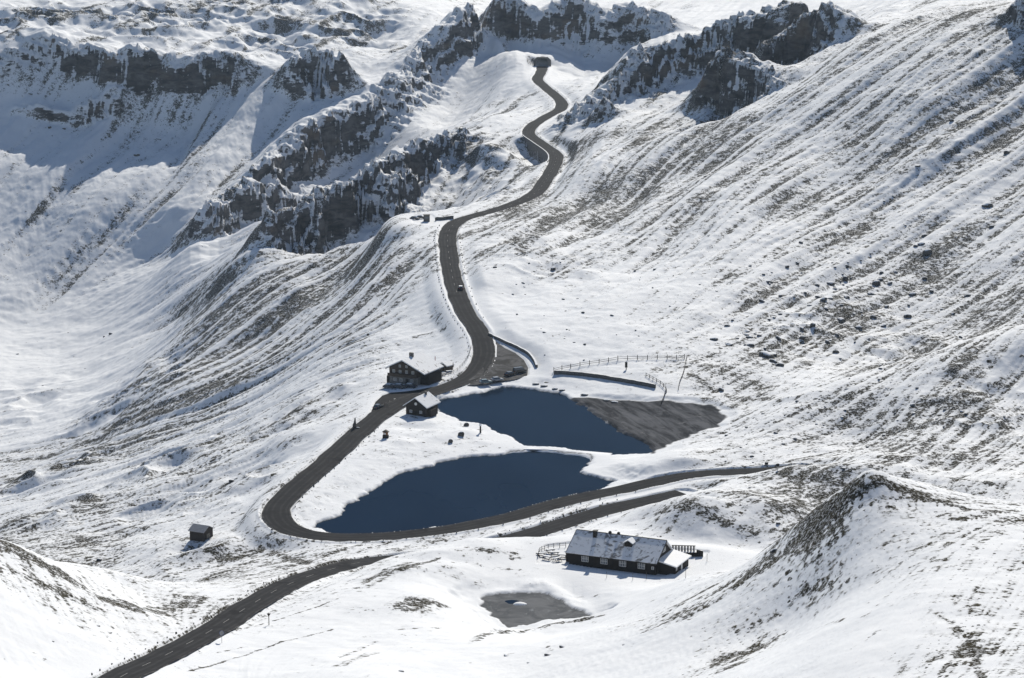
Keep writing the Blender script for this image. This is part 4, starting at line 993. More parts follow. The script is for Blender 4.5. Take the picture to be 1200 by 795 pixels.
for k, (fx, yy, hh) in enumerate(((.52, 6.0, 1.5), (.36, 8.5, 1.0))):
    MB().box(IL * fx - .5, yy - .4, IR - .7, IL * fx + .5, yy + .4, IR + hh).build('chimney', M['masonry'], inn)
MB().box(-1.5, .8, -.5, -.06, 3.2, 2.2).build('lean_to', M['planks'], inn)
# kiosk with snowy roof, tables and railings on the terrace right of the inn
p = on_ground(523, 434)
kk = empty('terrace_kiosk', (p[0], p[1], gz(p[0], p[1]) - .2), ia - .35, 'small kiosk with a thick snowy roof on the terrace right of the inn', 'kiosk')
MB().box(-1.8, -1.4, 0, 1.8, 1.4, 2.1).build('wall', M['brownwood'], kk)
MB().prism([(-2.3, 2.0), (0, 2.9), (2.3, 2.0), (2.3, 2.3), (0, 3.25), (-2.3, 2.3)], 'y', -1.9, 1.9).build('roof', M['snow'], kk)
MB().box(-1.2, -1.45, .9, 1.2, -1.403, 1.8).build('hatch', M['darkwood'], kk)
for k, (u, v, rz) in enumerate([(512, 441, .3), (519, 440, -.3), (526, 437.5, .5), (507, 443, .1), (514, 437, .9)]):
    p = on_ground(u, v); t = copy_tree(pt0); t.location = (p[0], p[1], gz(p[0], p[1])); t.rotation_euler = (0, 0, rz)
    tag(t, 'snow-covered picnic table on the terrace between the inn and the road bend', 'table', 'tables on the terrace of the inn')
railing('terrace_fence', [(500, 444.5), (515, 442.8), (530, 438.5), (540, 431), (549, 418), (552, 408)], M['greywood'], 'thin grey fence along the road bend below the terrace of the inn', 'fence', 1.0, 3.0)
for k, (u, v, hh) in enumerate([(510, 432, 3.4), (505.5, 434, 3.0)]):
    p = on_ground(u, v); t = empty('red_mast', (p[0], p[1], gz(p[0], p[1]) - .2), 0, ['tall thin red mast at the back corner of the inn', 'shorter red mast beside the snowy stair of the inn'][k], 'mast')
    MB().tube((0, 0, 0), (0, 0, hh + 1), .11).build('pole', M['red'], t); MB().lump((0, 0, hh + 1.1), .16).build('knob', M['white'], t)

for k, (u, v) in enumerate([(509, 438.5), (521, 437.8), (531, 434)]):
    p = on_ground(u, v); t = empty('closed_parasol', (p[0], p[1], gz(p[0], p[1]) - .1), 0, 'closed dark parasol standing among the snowy tables beside the inn', 'parasol', 'closed parasols on the inn terrace')
    MB().tube((0, 0, 0), (0, 0, 2.9), .05).build('pole', M['metal'], t); MB().tube((0, 0, 1.2), (0, 0, 2.8), .24, .07, 8).build('canopy', M['brownwood'], t)
# ------------------------------------------------------------------ the small lodge by the water
p = np.array(at_height(475.8, 485.8, 1.6)); q = np.array(at_height(499, 488.3, 1.6))
la_ = math.atan2(q[1] - p[1], q[0] - p[0]); LL = float(np.linalg.norm((q - p)[:2])); LD = 8.5
lodge = empty('lakeside_lodge', (p[0], p[1], 1.3), la_, 'small dark lodge with steep snowy gable roof between the road and the upper lake', 'lodge')
LE, LR = 3.5, 5.9
MB().prism([(0, -.6), (LL, -.6), (LL, LE), (LL / 2, LR), (0, LE)], 'y', 0, LD).build('wall', M['shedwood'], lodge)
gable_roof(lodge, LL, LD + .6, LE, LR, .75, .30, -.7, M['innroof'])
sl = (LR - LE) / (LL / 2); xe = LL / 2 + .75
for s_ in (-1, 1): MB().prism([(LL / 2, LR - .03), (LL / 2 + s_ * xe, LR - .03 - sl * xe), (LL / 2 + s_ * xe, LR - .25 - sl * xe), (LL / 2, LR - .28)][::s_], 'y', -.8, -.69).build('bargeboard', M['darkwood'], lodge)
MB().tube((LL / 2, -.02, 4.05), (LL / 2, -.10, 4.05), .48, n=14).build('round_window', M['white'], lodge)
for fx in (.25, .75): window(lodge, LL * fx, 0, 1.5, .9, .9, '-y', 2)
MB().box(LL * .44, -.06, -.3, LL * .57, -.003, 1.8).build('door', M['darkwood'], lodge)
for fx, yy, hh in ((.56, 6.2, 1.0), (.44, 3.6, .7)): MB().box(LL * fx - .3, yy - .3, LR - .5, LL * fx + .3, yy + .3, LR + hh).build('chimney', M['masonry'], lodge)
MB().box(LL + .003, 1.0, -.6, LL + 1.3, 5.0, 2.2).build('side_porch', M['shedwood'], lodge)

# ------------------------------------------------------------------ vehicles
def car(name, paint, label, u, v, rz, van=False, snowy=False, z=None):
    p = on_ground(u, v) if z is None else np.array(at_height(u, v, z))
    zz = z if z is not None else gz(p[0], p[1]) + .02
    o = empty(name, (p[0], p[1], zz), rz, label, 'van' if van else 'car')
    Hh = 1.95 if van else 1.45; B = .92 if not van else 1.0
    prof = [(-2.1, .32), (2.1, .32), (2.16, .55), (2.08, .78), (1.0, .95), (-1.75, 1.0), (-2.1, .92), (-2.16, .6)] if not van else [(-2.4, .32), (2.35, .32), (2.4, .6), (2.25, 1.0), (1.65, 1.15), (-2.4, 1.15)]
    m = MB(); m.prism(prof, 'y', -.86, .86); bmesh.ops.bevel(m.bm, geom=m.bm.edges[:], offset=.05, segments=1, affect='EDGES'); m.build('body', paint, o)
    c0, c1, r0, r1 = (-1.75, 1.05, -1.3, .35) if not van else (-2.35, 1.7, -2.25, .95)
    zb = .96 if not van else 1.14
    bm_ = MB(); vs = [bm_.bm.verts.new(q) for q in ((c0, -.80, zb), (c1, -.80, zb), (c1, .80, zb), (c0, .80, zb), (r0, -.64, Hh - .06), (r1, -.64, Hh - .06), (r1, .64, Hh - .06), (r0, .64, Hh - .06))]
    for f in ((0,1,5,4),(1,2,6,5),(2,3,7,6),(3,0,4,7),(4,5,6,7),(0,3,2,1)): bm_.bm.faces.new([vs[i] for i in f])
    bm_.build('windows', M['glass'], o)
    MB().box(r0 - .08, -.68, Hh - .058, r1 + .06, .68, Hh + .02, .03).build('roof', M['snow'] if snowy else paint, o)
    wx = 1.3 if not van else 1.5
    for sx in (-1, 1):
        for sy in (-1, 1):
            wh = MB().tube((sx * wx, sy * .70, .32), (sx * wx, sy * .90, .32), .32, n=14).build('wheel', M['tyre'], o)
            MB().tube((sx * wx, sy * .895, .32), (sx * wx, sy * .915, .32), .19, n=10).build('rim', M['metal'], wh)
    for sy in (-1, 1):
        MB().box(2.03, sy * .62 - .16, .58, 2.17 if not van else 2.38, sy * .62 + .16, .74).build('headlight', M['lamp'], o)
        MB().box(-2.19 if not van else -2.43, sy * .68 - .12, .62, -2.05, sy * .68 + .12, .86).build('tail_light', M['redlamp'], o)
    return o
def paint(nm, c): return mat_plain(nm, c, .25, .03, 1, metal=.0, spec=.55, bump=0)
P_black, P_navy, P_grey, P_teal, P_silver, P_dark = paint('black_car_paint', (.012,.012,.014)), paint('navy_car_paint', (.015,.02,.04)), paint('grey_car_paint', (.06,.062,.066)), paint('pale_teal_car_paint', (.20,.26,.26)), paint('silver_car_paint', (.34,.35,.36)), paint('charcoal_car_paint', (.03,.03,.033))
car('parked_car', P_dark, 'black car parked in front of the left corner of the inn', 456.5, 455.2, ia + .15, snowy=True)
car('parked_car', P_grey, 'charcoal car parked second from left before the inn', 468.5, 455.0, ia + .1, snowy=True)
car('parked_car', P_navy, 'dark blue car parked before the right half of the inn', 481.5, 454.6, ia + .12, snowy=True)
car('parked_car', P_grey, 'dark car with red tail lights in the shaded lay-by below the inn', 443.3, 479.0, math.radians(62))
car('parked_car', P_teal, 'pale teal car parked along the lake-side edge of the road bend', 569, 449.5, math.radians(20), z=1.45)
car('parked_car', P_silver, 'silver car parked in front of the teal car at the road bend', 582.5, 446.8, math.radians(24), z=1.45)
car('parked_car', P_black, 'small black car at the lower left edge of the gravel turnout', 598, 440.5, math.radians(40))
car('parked_van', P_black, 'black van at the lower right corner of the gravel turnout', 609, 437, math.radians(30), van=True)
i = int(np.argmin(np.abs(RM[:, 1] - at_height(535.5, 339.5, 9.5)[1]))); tdir = RM[i + 1] - RM[i - 1]; nrm = np.array([tdir[1], -tdir[0]]) / np.hypot(tdir[0], tdir[1])
if nrm[0] < 0: nrm = -nrm
cc = car('moving_car', P_black, 'dark car with a bright roof driving alone up the road', 535, 339, math.atan2(tdir[1], tdir[0]) + (0 if tdir[1] > 0 else math.pi), snowy=True, z=9.5)  # roof is painted white for its bright reflection, no snow on it
cc.location = (RM[i, 0] + nrm[0] * 1.9, RM[i, 1] + nrm[1] * 1.9, RM[i, 2] + .02)
# up at the pass lay-by: kiosk, two cars, low wall
p = on_ground(500, 259.6)
kk = empty('toll_kiosk', (p[0], p[1], gz(p[0], p[1]) - .1), .15, 'grey boxy kiosk at the upper lay-by above the straight road', 'kiosk')
MB().box(-1.3, -1.1, 0, 1.3, 1.1, 3.0).build('wall', M['greywood'], kk); MB().box(-1.5, -1.3, 3.003, 1.5, 1.3, 3.2).build('roof', M['darkwood'], kk)
MB().box(-.9, -1.16, 1.5, .9, -1.103, 2.3).build('window', M['glass'], kk); MB().box(1.303, -.5, 0, 1.36, .4, 2.1).build('door', M['darkwood'], kk)
car('parked_car', P_black, 'dark car parked just left of the grey kiosk at the upper lay-by', 493, 256.5, .2)
car('parked_car', P_dark, 'dark car farther left at the upper lay-by, near the slope edge', 486, 257.5, -.3)
def stone_wall(name, pts, h, th, mat, label, cat, behind=None, kind=None, base_drop=.4):
    Q = spline([on_ground(u, v) for u, v in pts], 1.0)
    V, Fc = [], []
    T = np.gradient(Q[:, :2], axis=0); T /= np.linalg.norm(T, axis=1)[:, None]; N = np.stack([-T[:, 1], T[:, 0]], 1)
    for i, q in enumerate(Q):
        z = gz(q[0], q[1]); j = .10 * float(vnoise(np.array([i * .8]), np.array([2.0]), 5)[0])
        for o_, zz in ((-th / 2, z - base_drop), (-th / 2 + .05, z + h + j), (th / 2 - .05, z + h + j), (th / 2, z - base_drop)):
            V.append((q[0] + N[i, 0] * o_ - Q[0, 0], q[1] + N[i, 1] * o_ - Q[0, 1], zz - Q[0, 2]))
    n = len(Q)
    for i in range(n - 1):
        for k in range(3): a_ = i * 4 + k; Fc.append((a_, a_ + 4, a_ + 5, a_ + 1))
    Fc += [(0, 1, 2, 3), ((n - 1) * 4 + 3, (n - 1) * 4 + 2, (n - 1) * 4 + 1, (n - 1) * 4)]
    o = new_mesh_obj(name, V, Fc, mat); o.location = tuple(Q[0]); tag(o, label, cat); return o
def mat_drystone():
    t = NT('dry_stone'); p = t.pos(obj=True)
    v = t.n.new('ShaderNodeTexVoronoi'); t.link(p, v.inputs['Vector']); v.inputs['Scale'].default_value = 1.7
    e = t.n.new('ShaderNodeTexVoronoi'); e.feature = 'DISTANCE_TO_EDGE'; t.link(p, e.inputs['Vector']); e.inputs['Scale'].default_value = 1.7
    c = t.mix(t.noise(p, .8, 3, .6), (.05, .048, .046), (.21, .20, .19)); c = t.mix(t.step(e.outputs['Distance'], .0, .09), (.02, .02, .02), c)
    geo = t.n.new('ShaderNodeNewGeometry'); sx = t.n.new('ShaderNodeSeparateXYZ'); t.link(geo.outputs['Normal'], sx.inputs[0])
    return t.set(Base_Color=t.mix(t.step(sx.outputs[2], .6, .8), c, SNOW), Roughness=.85, Normal=t.bump(e.outputs['Distance'], .6, .15))
M['drystone'] = mat_drystone()
stone_wall('stone_wall', [(510, 259), (517, 258.2), (524, 257.4), (531, 256.6)], 1.4, .7, M['drystone'], 'low dark stone wall right of the grey kiosk at the upper lay-by', 'wall')
stone_wall('curved_stone_wall', [(649, 438.8), (662, 439), (684, 440.8), (705, 443.5), (722, 446.6), (740, 449.6), (756, 452.4), (768, 455)], 1.25, .7, M['drystone'], 'long curved dry stone wall above the shore of the upper lake', 'wall')
stone_wall('turnout_wall', [(573, 393.5), (585, 399), (597, 404.5), (610, 410.5), (620, 416.5), (626, 424), (629, 431)], 1.0, .8, M['drystone'], 'dark bending stone wall bounding the gravel turnout on its uphill side', 'wall')

# ------------------------------------------------------------------ fences above the upper lake
railing('post_fence', [(649, 436), (665, 432.5), (684, 428.5), (700, 426.8), (721, 423), (734, 422.2), (760, 421.6), (785, 421.2), (802, 420.6)], M['darkwood'], 'row of dark fence posts with rails above the curved stone wall', 'fence', 1.2, 3.2, 2, .085, post_over=.45)
railing('rope_fence', [(805, 420), (803, 429), (800.5, 440), (796.5, 450), (795, 457)], M['brownwood'], 'brown rope fence running down the slope at the right end of the post fence', 'fence', 1.0, 3.4, 2, .07)
railing('shore_fence', [(757, 441), (768, 447), (776, 452), (781, 459), (778, 468), (775, 474)], M['darkwood'], 'short dark railing bending down to the shore beside the drained lake bed', 'railing', 1.1, 2.4, 2, .08)
def simple_post(name, u, v, h, r, mat, label, cat, top=None, group=None):
    p = on_ground(u, v); o = empty(name, (p[0], p[1], gz(p[0], p[1]) - .25), 0, label, cat, group)
    MB().tube((0, 0, 0), (0, 0, h + .25), r, r * .85).build('pole', mat, o); return o
o = simple_post('marker_board', 733.8, 433.5, 2.6, .16, M['darkwood'], 'tall dark upright board standing alone in front of the post fence', 'sign board')
MB().box(-.42, -.08, 1.0, .42, .08, 2.9).build('board', M['darkwood'], o)

# ------------------------------------------------------------------ road signs
def disc(b, z, r, th=.05, n=18): b.tube((0, -th, z), (0, th * .2, z), r, n=n)
o = simple_post('road_sign', 260, 753.5, 2.3, .05, M['metal'], 'round blue-grey road sign on a thin pole at the roadside, lower left', 'road sign')
b = MB(); disc(b, 2.2, .48); b.build('sign_plate', M['bluesign'], o); b = MB(); b.tube((0, -.052, 2.2), (0, -.06, 2.2), .40, n=18); b.build('sign_back', M['metal'], o)
o = simple_post('road_sign', 315.2, 732.8, 2.6, .09, M['greywood'], 'road sign with a dark downward-pointing triangle on a wooden post', 'road sign')
b = MB(); b.prism([(-.42, 2.75), (.42, 2.75), (.0, 2.05)], 'y', -.14, -.095); b.build('sign_plate', M['darkwood'], o)
o = simple_post('road_sign', 898, 550.5, 1.9, .06, M['metal'], 'rectangular dark road sign, left of the two at the far right road end', 'road sign')
MB().box(-.5, -.12, 1.7, .5, -.065, 2.4).build('sign_plate', M['darkwood'], o)
o = simple_post('road_sign', 911.5, 550.5, 1.6, .06, M['metal'], 'round dark road sign, right of the two at the far right road end', 'road sign')
b = MB(); b.tube((0, -.12, 1.6), (0, -.065, 1.6), .42, n=16); b.build('sign_plate', M['darkwood'], o)
# thin snow poles round the hut
for u, v, h in [(828.5, 658, 1.7), (803.5, 678, 2.0), (741.5, 680, 1.4), (757.5, 679, 1.6), (711, 677, 1.2)]:
    o = simple_post('marker_pole', u, v, h, .05, M['greywood'], 'thin grey marker pole stuck in the snow near the long dark hut', 'pole', group='marker poles round the hut')
    MB().tube((0, 0, h + .252), (0, 0, h + .45), .06).build('pole_top', M['darkwood'], o)

# ------------------------------------------------------------------ monument, shrine, posts on the peninsula
p = on_ground(415.5, 503.5); o = empty('standing_stone', (p[0], p[1], gz(p[0], p[1]) - .2), 0, 'dark pointed standing stone at the left edge of the road below the inn', 'monument')
b = MB(); b.lump((0, 0, 1.0), 1.0, .62, .5, 1.5, 5, 2, .3); b.build('block', M['stone'], o)
b = MB(); b.tube((.1, 0, 1.8), (.22, 0, 4.0), .42, .16, 7); b.build('spire', M['stone'], o); b = MB(); b.lump((.85, 0, .5), .7, 1, .6, .8, 8, 2, .3); b.build('side_block', M['stone'], o)
p = on_ground(452, 513.5); o = empty('information_shrine', (p[0], p[1], gz(p[0], p[1]) - .15), -.1, 'orange-brown timber shrine with a dark base on the snowy peninsula', 'shrine')
MB().box(-.9, -.5, 0, .9, .5, 1.1).build('base', M['darkwood'], o); MB().box(-.7, -.35, 1.103, .7, .35, 2.1).build('cabinet', M['orange'], o)
MB().box(-.55, -.42, 1.3, .1, -.353, 1.8).build('notice', M['white'], o)
MB().prism([(-1.1, 2.05), (1.1, 2.05), (0, 2.75)], 'y', -.6, .6).build('roof', M['brownwood'], o)
o = simple_post('snowcapped_post', 563, 507.5, 2.3, .28, M['darkwood'], 'dark post with a round white snow cap on the shore between the lakes', 'post')
MB().lump((0, 0, 2.75), .5, 1, 1, .7, 2, 2, .08).build('snow_cap', M['snow'], o)
for k, (u, v, s_, lab) in enumerate([(546.5, 499.5, .8, 'dark stump on the upper shore of the peninsula'), (540.5, 511, .9, 'dark square block in the middle of the snowy peninsula'), (500, 484.5, .5, 'small dark stump in the snow right of the lodge'), (528, 519, .6, 'low dark block at the start of the long snow ridge')]):
    p = on_ground(u, v); o = MB().lump((0, 0, .4), s_, 1.1, .8, 1.0, k, 2, .35).build('stump', M['stone']); o.location = (p[0], p[1], gz(p[0], p[1])); tag(o, lab, 'stump')
# stepping blocks along the upper shore
for k, (u, v) in enumerate([(628, 450.5), (637.5, 453), (650, 456.5), (659, 458), (685, 463.5), (711, 470), (720, 472)]):
    p = on_ground(u, v); o = MB().lump((0, 0, .15), .8, 1.5, .9, .55, 30 + k, 2, .3).build('shore_rock', M['stone']); o.location = (p[0], p[1], gz(p[0], p[1])); tag(o, 'dark flat rock poking out of the snow along the upper lake shore', 'rock', 'dark rocks along the upper shore')
# causeway that parts the lakes
cw0, cw1 = np.array(at_height(608, 526.2, .35)), np.array(at_height(716, 533.5, .35))
Q = spline([cw0, np.array(at_height(640, 526.4, .45)), np.array(at_height(680, 530, .45)), cw1], 1.5)
cz_ = empty('lake_causeway', tuple(Q[0]), 0, 'narrow snow-topped stone causeway parting the upper lake from the lower lake', 'causeway')
def strip(w_, z0, z1):
    V, Fc = [], []; T = np.gradient(Q[:, :2], axis=0); T /= np.linalg.norm(T, axis=1)[:, None]; N = np.stack([-T[:, 1], T[:, 0]], 1)
    for i in range(len(Q)):
        ww = w_ * (.85 + .35 * float(vnoise(np.array([i * .5]), np.array([1.0]), 4)[0]))
        for o_, zz in ((-ww, z0), (-ww * .9, z1), (ww * .9, z1), (ww, z0)): V.append((Q[i, 0] + N[i, 0] * o_ - Q[0, 0], Q[i, 1] + N[i, 1] * o_ - Q[0, 1], zz - Q[0, 2]))
    for i in range(len(Q) - 1):
        for k in range(3): a_ = i * 4 + k; Fc.append((a_, a_ + 4, a_ + 5, a_ + 1))
    return V, Fc
new_mesh_obj('stone_body', *strip(1.5, -1.5, .42), M['drystone'], cz_); new_mesh_obj('snow_top', *strip(1.25, .425, .62), M['snow'], cz_)
# hump of snow frozen into the pond
p = np.array(at_height(609, 708.5, POND_Z)); o = MB().lump((0, 0, 0), .9, 1.5, 1.0, .35, 3, 3, .35).build('snow_hump', M['snow'], smooth=True); o.location = tuple(p); tag(o, 'white hump of snow on the grey ice of the small pond', 'snow hump')
p = np.array(at_height(600, 705.5, POND_Z + .006)); hm = MB(); hm.poly([(math.cos(t) * 1.5 * (1 + .2 * math.sin(3 * t)), math.sin(t) * 1.5, 0) for t in np.linspace(0, 2 * math.pi, 24, endpoint=False)]); o = hm.build('open_water', M['water']); o.location = tuple(p); o['kind'] = 'structure'

# ------------------------------------------------------------------ tunnel mouth and the walled bend
i1 = len(RM) - 1; tp = RM[i1]; td = RM[i1] - RM[i1 - 6]; ta = math.atan2(td[1], td[0]) - math.pi / 2
tn = empty('tunnel_portal', (tp[0], tp[1], tp[2] - .3), ta * .4, 'dark tunnel mouth with a stone front where the road enters the mountain', 'tunnel')
ww, wh = 4.6, 3.0
arch = [(-ww, 0)] + [(-ww * math.cos(t), wh + 3.0 * math.sin(t)) for t in np.linspace(0, math.pi, 11)] + [(ww, 0)]
b = MB(); ow = 6.2; oh = 6.9
outer = [(-ow, -1.5), (-ow, oh * .7), (-ow * .6, oh), (ow * .6, oh), (ow, oh * .7), (ow, -1.5)]
inn_r = [(-ww, -1.5)] + arch[1:-1] + [(ww, -1.5)]
vo = [b.bm.verts.new((p_[0], 0, p_[1])) for p_ in outer + inn_r[::-1]]; f = b.bm.faces.new(vo)
ex = bmesh.ops.extrude_face_region(b.bm, geom=[f]); bmesh.ops.translate(b.bm, vec=(0, 2.0, 0), verts=[g for g in ex['geom'] if isinstance(g, bmesh.types.BMVert)])
bmesh.ops.triangulate(b.bm, faces=[f_ for f_ in b.bm.faces if len(f_.verts) > 4]); b.build('stone_front', M['drystone'], tn)
b = MB(); n = len(arch)
A = [b.bm.verts.new((p_[0] * .99, .1, p_[1])) for p_ in arch]; B = [b.bm.verts.new((p_[0] * .99, 22, p_[1])) for p_ in arch]
for k in range(n - 1): b.bm.faces.new((A[k], A[k + 1], B[k + 1], B[k]))
b.bm.faces.new(B); b.build('tunnel_lining', M['hole'], tn)
sel = [k for k in range(len(RM)) if 1266 < RM[k, 1] < 1368]
Qw = RM[sel]; T = np.gradient(Qw[:, :2], axis=0); T /= np.linalg.norm(T, axis=1)[:, None]; N = np.stack([-T[:, 1], T[:, 0]], 1)
sgn = 1 if (N[:, 0].mean() < 0) else -1
V, Fc = [], []
for k in range(len(Qw)):
    fade = min(1, k / 10, (len(Qw) - 1 - k) / 10)
    for o_, zz in ((4.05, .55), (4.55, .55), (5.0, -1.0 - 7.5 * fade), (4.05, -1.0 - 7.5 * fade)): V.append((Qw[k, 0] + sgn * N[k, 0] * o_ - Qw[0, 0], Qw[k, 1] + sgn * N[k, 1] * o_ - Qw[0, 1], Qw[k, 2] + zz - Qw[0, 2]))
for k in range(len(Qw) - 1):
    for j in range(4): a_ = k * 4 + j; b_ = k * 4 + (j + 1) % 4; Fc.append((a_, b_, b_ + 4, a_ + 4))
Fc += [(0, 1, 2, 3), tuple((len(Qw) - 1) * 4 + j for j in (3, 2, 1, 0))]
o = new_mesh_obj('retaining_wall', V, Fc, M['drystone']); o.location = tuple(Qw[0]); tag(o, 'tall shaded retaining wall holding up the bend of the road below the pass', 'wall')

# ------------------------------------------------------------------ guard stones along the road edges
def guard_stone(k):
    m = MB(); m.lump((0, 0, .35), .36, 1, .8, 1.5, k, 2, .22); return m
gs = [guard_stone(k).build('guard_stone', M['stone']) for k in range(4)]
used = [False] * 4
def put_stones(Q, off, s0, s1, step, label, group):
    seg = np.concatenate([[0], np.cumsum(np.linalg.norm(np.diff(Q, axis=0), axis=1))]); T = np.gradient(Q[:, :2], axis=0); T /= np.linalg.norm(T, axis=1)[:, None]
    s_ = s0; rg = random.Random(int(abs(off) * 10 + s0))
    while s_ < min(s1, seg[-1] - 2):
        x, y = np.interp(s_, seg, Q[:, 0]), np.interp(s_, seg, Q[:, 1]); tx, ty = np.interp(s_, seg, T[:, 0]), np.interp(s_, seg, T[:, 1])
        x2, y2 = x - ty * (off + rg.uniform(-.2, .25)), y + tx * (off + rg.uniform(-.2, .25))
        k = rg.randrange(4)
        if used[k]: o = gs[k].copy(); col.objects.link(o)
        else: o = gs[k]; used[k] = True
        f = rg.uniform(.75, 1.2) * (1 + max(0, (y - 700) / 900)); f *= .46; o.scale = (f, f, f * rg.uniform(.8, 1.2)); o.rotation_euler = (0, 0, rg.uniform(0, 6.28))
        o.location = (x2, y2, gz(x2, y2) - .05); tag(o, label, 'guard stone', group)
        s_ += step * rg.uniform(.8, 1.25)
sF = np.concatenate([[0], np.cumsum(np.linalg.norm(np.diff(RF, axis=0), axis=1))]); sM = np.concatenate([[0], np.cumsum(np.linalg.norm(np.diff(RM, axis=0), axis=1))])
hp = s_at(RM, sM, 323, 603, 2.2); inn_s = s_at(RM, sM, 427, 501, 1.8); lk0 = s_at(RM, sM, 733, 573, 2); bend = s_at(RM, sM, 567.5, 413, 4); top = s_at(RM, sM, 525, 274, 13.2)
put_stones(RF, 5.0, 15, 175, 6.0, 'low dark guard stone on the far edge of the foreground road', 'guard stones along the foreground road')
put_stones(RF, -4.9, s_at(RF, sF, 600, 631, 3.4), s_at(RF, sF, 740, 591, 2.4), 7, 'low guard stone beside the short road stretch behind the long hut', 'guard stones behind the hut')
put_stones(RF, 5.0, s_at(RF, sF, 600, 631, 3.4), s_at(RF, sF, 740, 591, 2.4), 5, 'low guard stone beside the short road stretch behind the long hut', 'guard stones behind the hut')
put_stones(RM, 5.0, lk0, hp - 12, 7, 'guard stone on the snowy verge between the road and the lower lake', 'guard stones along the lower lake')
put_stones(RM, -5.0, lk0, inn_s, 5.5, 'guard stone on the outer edge of the road from the lake round the hairpin', 'guard stones on the outer hairpin edge')
put_stones(RM, 5.6, bend, top + 20, 5.0, 'guard stone on the left edge of the straight road above the inn', 'guard stones on the left of the climbing road')
put_stones(RM, -5.4, bend + 45, top, 11.0, 'guard stone on the right edge of the straight road above the lake', 'guard stones on the right of the climbing road')

# ------------------------------------------------------------------ boulders on the slopes
kinds = []
for k in range(7):
    rg = random.Random(100 + k); kinds.append(MB().lump((0, 0, .25), 1.0, rg.uniform(.9, 1.5), rg.uniform(.7, 1.1), rg.uniform(.5, .85), 200 + k, 3, .42).build('boulder', M['stone']))
bused = [False] * 7
def put_boulder(u, v, size, label, group):
    p = on_ground(u, v)
    r, c = rc(p[0], p[1])
    if float(bil(flat, r, c)) < 5: return
    k = random.randrange(7)
    if bused[k]: o = kinds[k].copy(); col.objects.link(o)
    else: o = kinds[k]; bused[k] = True
    o.location = (p[0], p[1], gz(p[0], p[1]) - .12 * size); o.rotation_euler = (random.uniform(-.2, .2), random.uniform(-.2, .2), random.uniform(0, 6.28)); size *= .85 if group.endswith('right slope') else .62; o.scale = (size,) * 3
    tag(o, label, 'boulder', group)
G1 = ('dark snow-dusted boulder on the wide slope right of the lakes', 'boulders on the right slope')
G2 = ('dark rock poking through the snow in the hollow at the right', 'rocks in the right hollow')
G3 = ('small dark rock on the snowy field between the road and the right slope', 'rocks on the middle snowfield')
G4 = ('dark rock lying in the snow of the left valley', 'rocks in the left valley')
G5 = ('small dark rock on the foreground snow', 'rocks on the foreground snow')
for u, v, s_ in [(837,398,1.5),(855,404,1.4),(893,354,1.1),(952,382,1.3),(1027,333,2.0),(1063,372,1.6),(1092,342,.9),(940,397,1.3),(987,378,1.9),(1087,297,2.2),(990,328,1.8),(898,418,2.3),(905,416,2.0),(968,362,1.4),(1020,345,1.4),(1180,180,1.4),(1115,142,1.3),(1075,195,1.3),(1157,242,1.7)]: put_boulder(u, v, s_, *G1)
for u, v, s_ in [(648,316,2.0),(580,314,1.3),(613,332,.9),(660,351,.9),(744,318,.9),(683,367,.9),(768,316,1.0),(765,338,.8),(638,390,.7),(606,369,.8),(620,309,.8),(553,338,.6),(685,404,.8),(717,370,.7)]: put_boulder(u, v, s_, *G3)
random.seed(11)
for k in range(105):
    u = random.gauss(985, 90); v = 345 + random.gauss(0, 45) - (u - 985) * .28
    if 820 < u < 1198: put_boulder(u, v, random.choice((.5, .6, .7, .9, 1.2)), *G1)
for k in range(70):
    u = random.uniform(850, 1195); v = 495 + random.gauss(0, 26) - (u - 1000) * .16
    if v > 430: put_boulder(u, v, random.choice((.35, .45, .6, .8)), *G2)
for k in range(35):
    u = random.uniform(600, 850); put_boulder(u, random.uniform(290, 425), random.choice((.35, .45, .6)), *G3)
for u, v, s_ in [(130,392,1.6),(122,395,1.1),(50,452,.8),(100,432,.8),(20,415,1.1),(58,150,2.2),(75,151,1.8),(36,110,2),(160,182,2.2),(80,390,.7)]: put_boulder(u, v, s_, *G4)
for u, v, s_ in [(642,768,.7),(659,759,.8),(593,769,.6),(620,777,.45),(470,787,.5),(731,756,.4),(115,734,.4),(130,742,.35),(105,727,.35),(62,752,.3),(908,646,.8),(117,657,1.1),(110,660,.7),(272,564,1.0),(273,601,.7),(912,614,.8)]: put_boulder(u, v, s_, *G5)
for lst, us in ((kinds, bused), (gs, used)):
    for k, o in enumerate(lst):
        if not us[k]: bpy.data.objects.remove(o)
print('objects', round(time.time() - T0, 1))
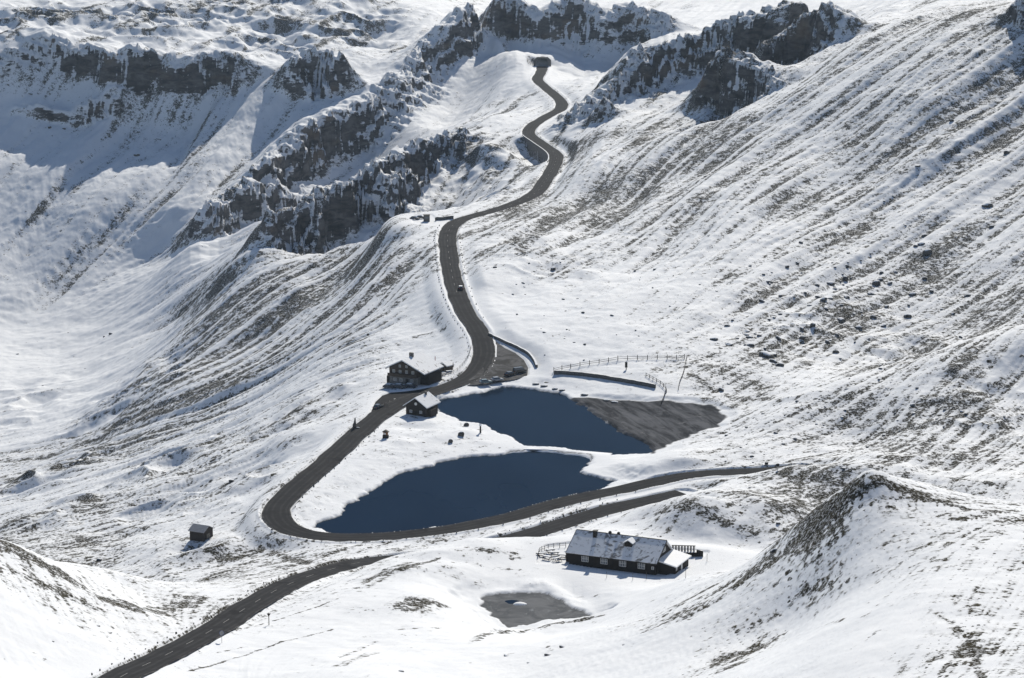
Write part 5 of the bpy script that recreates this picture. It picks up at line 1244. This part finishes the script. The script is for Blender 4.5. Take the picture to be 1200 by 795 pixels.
# ------------------------------------------------------------------ light, sky, camera
SUN_EL, SUN_AZ = 32.5, 12.0      # azimuth to the right of the view direction (+Y)
ld = bpy.data.lights.new('sun', 'SUN'); ld.energy = 4.85; ld.angle = math.radians(0.53); ld.color = (1.0, 0.945, 0.84)
so = bpy.data.objects.new('sun', ld); col.objects.link(so)
e, a = math.radians(SUN_EL), math.radians(SUN_AZ)
sd_ = Vector((math.sin(a) * math.cos(e), math.cos(a) * math.cos(e), math.sin(e)))
so.rotation_euler = sd_.to_track_quat('Z', 'Y').to_euler(); so.location = (200, 1500, 900)
wd = bpy.data.worlds.new('World'); sc.world = wd; wd.use_nodes = True
nt = wd.node_tree; nt.nodes.clear()
sky = nt.nodes.new('ShaderNodeTexSky'); sky.sky_type = 'NISHITA'; sky.sun_disc = False
sky.sun_elevation = e; sky.sun_rotation = a; sky.altitude = 2300; sky.air_density = 1.0; sky.dust_density = 0.3; sky.ozone_density = 1.5
bg = nt.nodes.new('ShaderNodeBackground'); bg.inputs[1].default_value = 0.085
wo = nt.nodes.new('ShaderNodeOutputWorld'); nt.links.new(sky.outputs[0], bg.inputs[0]); nt.links.new(bg.outputs[0], wo.inputs[0])
hz = MB().box(-5600, -60, float(Z.min()) - 1, 5600, 7100, float(max(Z.max(), CAM_H)) + 6)
hm_ = bpy.data.materials.new('thin_air'); hm_.use_nodes = True; hn = hm_.node_tree; hn.nodes.clear()
hv = hn.nodes.new('ShaderNodeVolumePrincipled'); hv.inputs['Color'].default_value = (.66, .82, 1.0, 1); hv.inputs['Density'].default_value = 0.000042; hv.inputs['Anisotropy'].default_value = 0.2
ho = hn.nodes.new('ShaderNodeOutputMaterial'); hn.links.new(hv.outputs[0], ho.inputs['Volume'])
hz = hz.build('haze', hm_); hz['kind'] = 'stuff'
cd = bpy.data.cameras.new('camera'); cd.sensor_width = 36.0; cd.sensor_fit = 'HORIZONTAL'; cd.lens = 36.0 * FOC / 1200.0
cd.clip_start = 1.0; cd.clip_end = 20000.0
co = bpy.data.objects.new('camera', cd); col.objects.link(co); co.location = (0, 0, CAM_H)
co.rotation_euler = (math.radians(90) - PITCH, 0, 0); sc.camera = co
sc.view_settings.view_transform = 'Standard'; sc.view_settings.look = 'None'; sc.view_settings.exposure = 0.0; sc.view_settings.gamma = 1.0
sc.view_settings.use_curve_mapping = False
sc.cycles.max_bounces = 6; sc.cycles.diffuse_bounces = 3; sc.cycles.glossy_bounces = 3; sc.cycles.use_denoising = True; sc.cycles.volume_bounces = 0
print('script', round(time.time() - T0, 1))
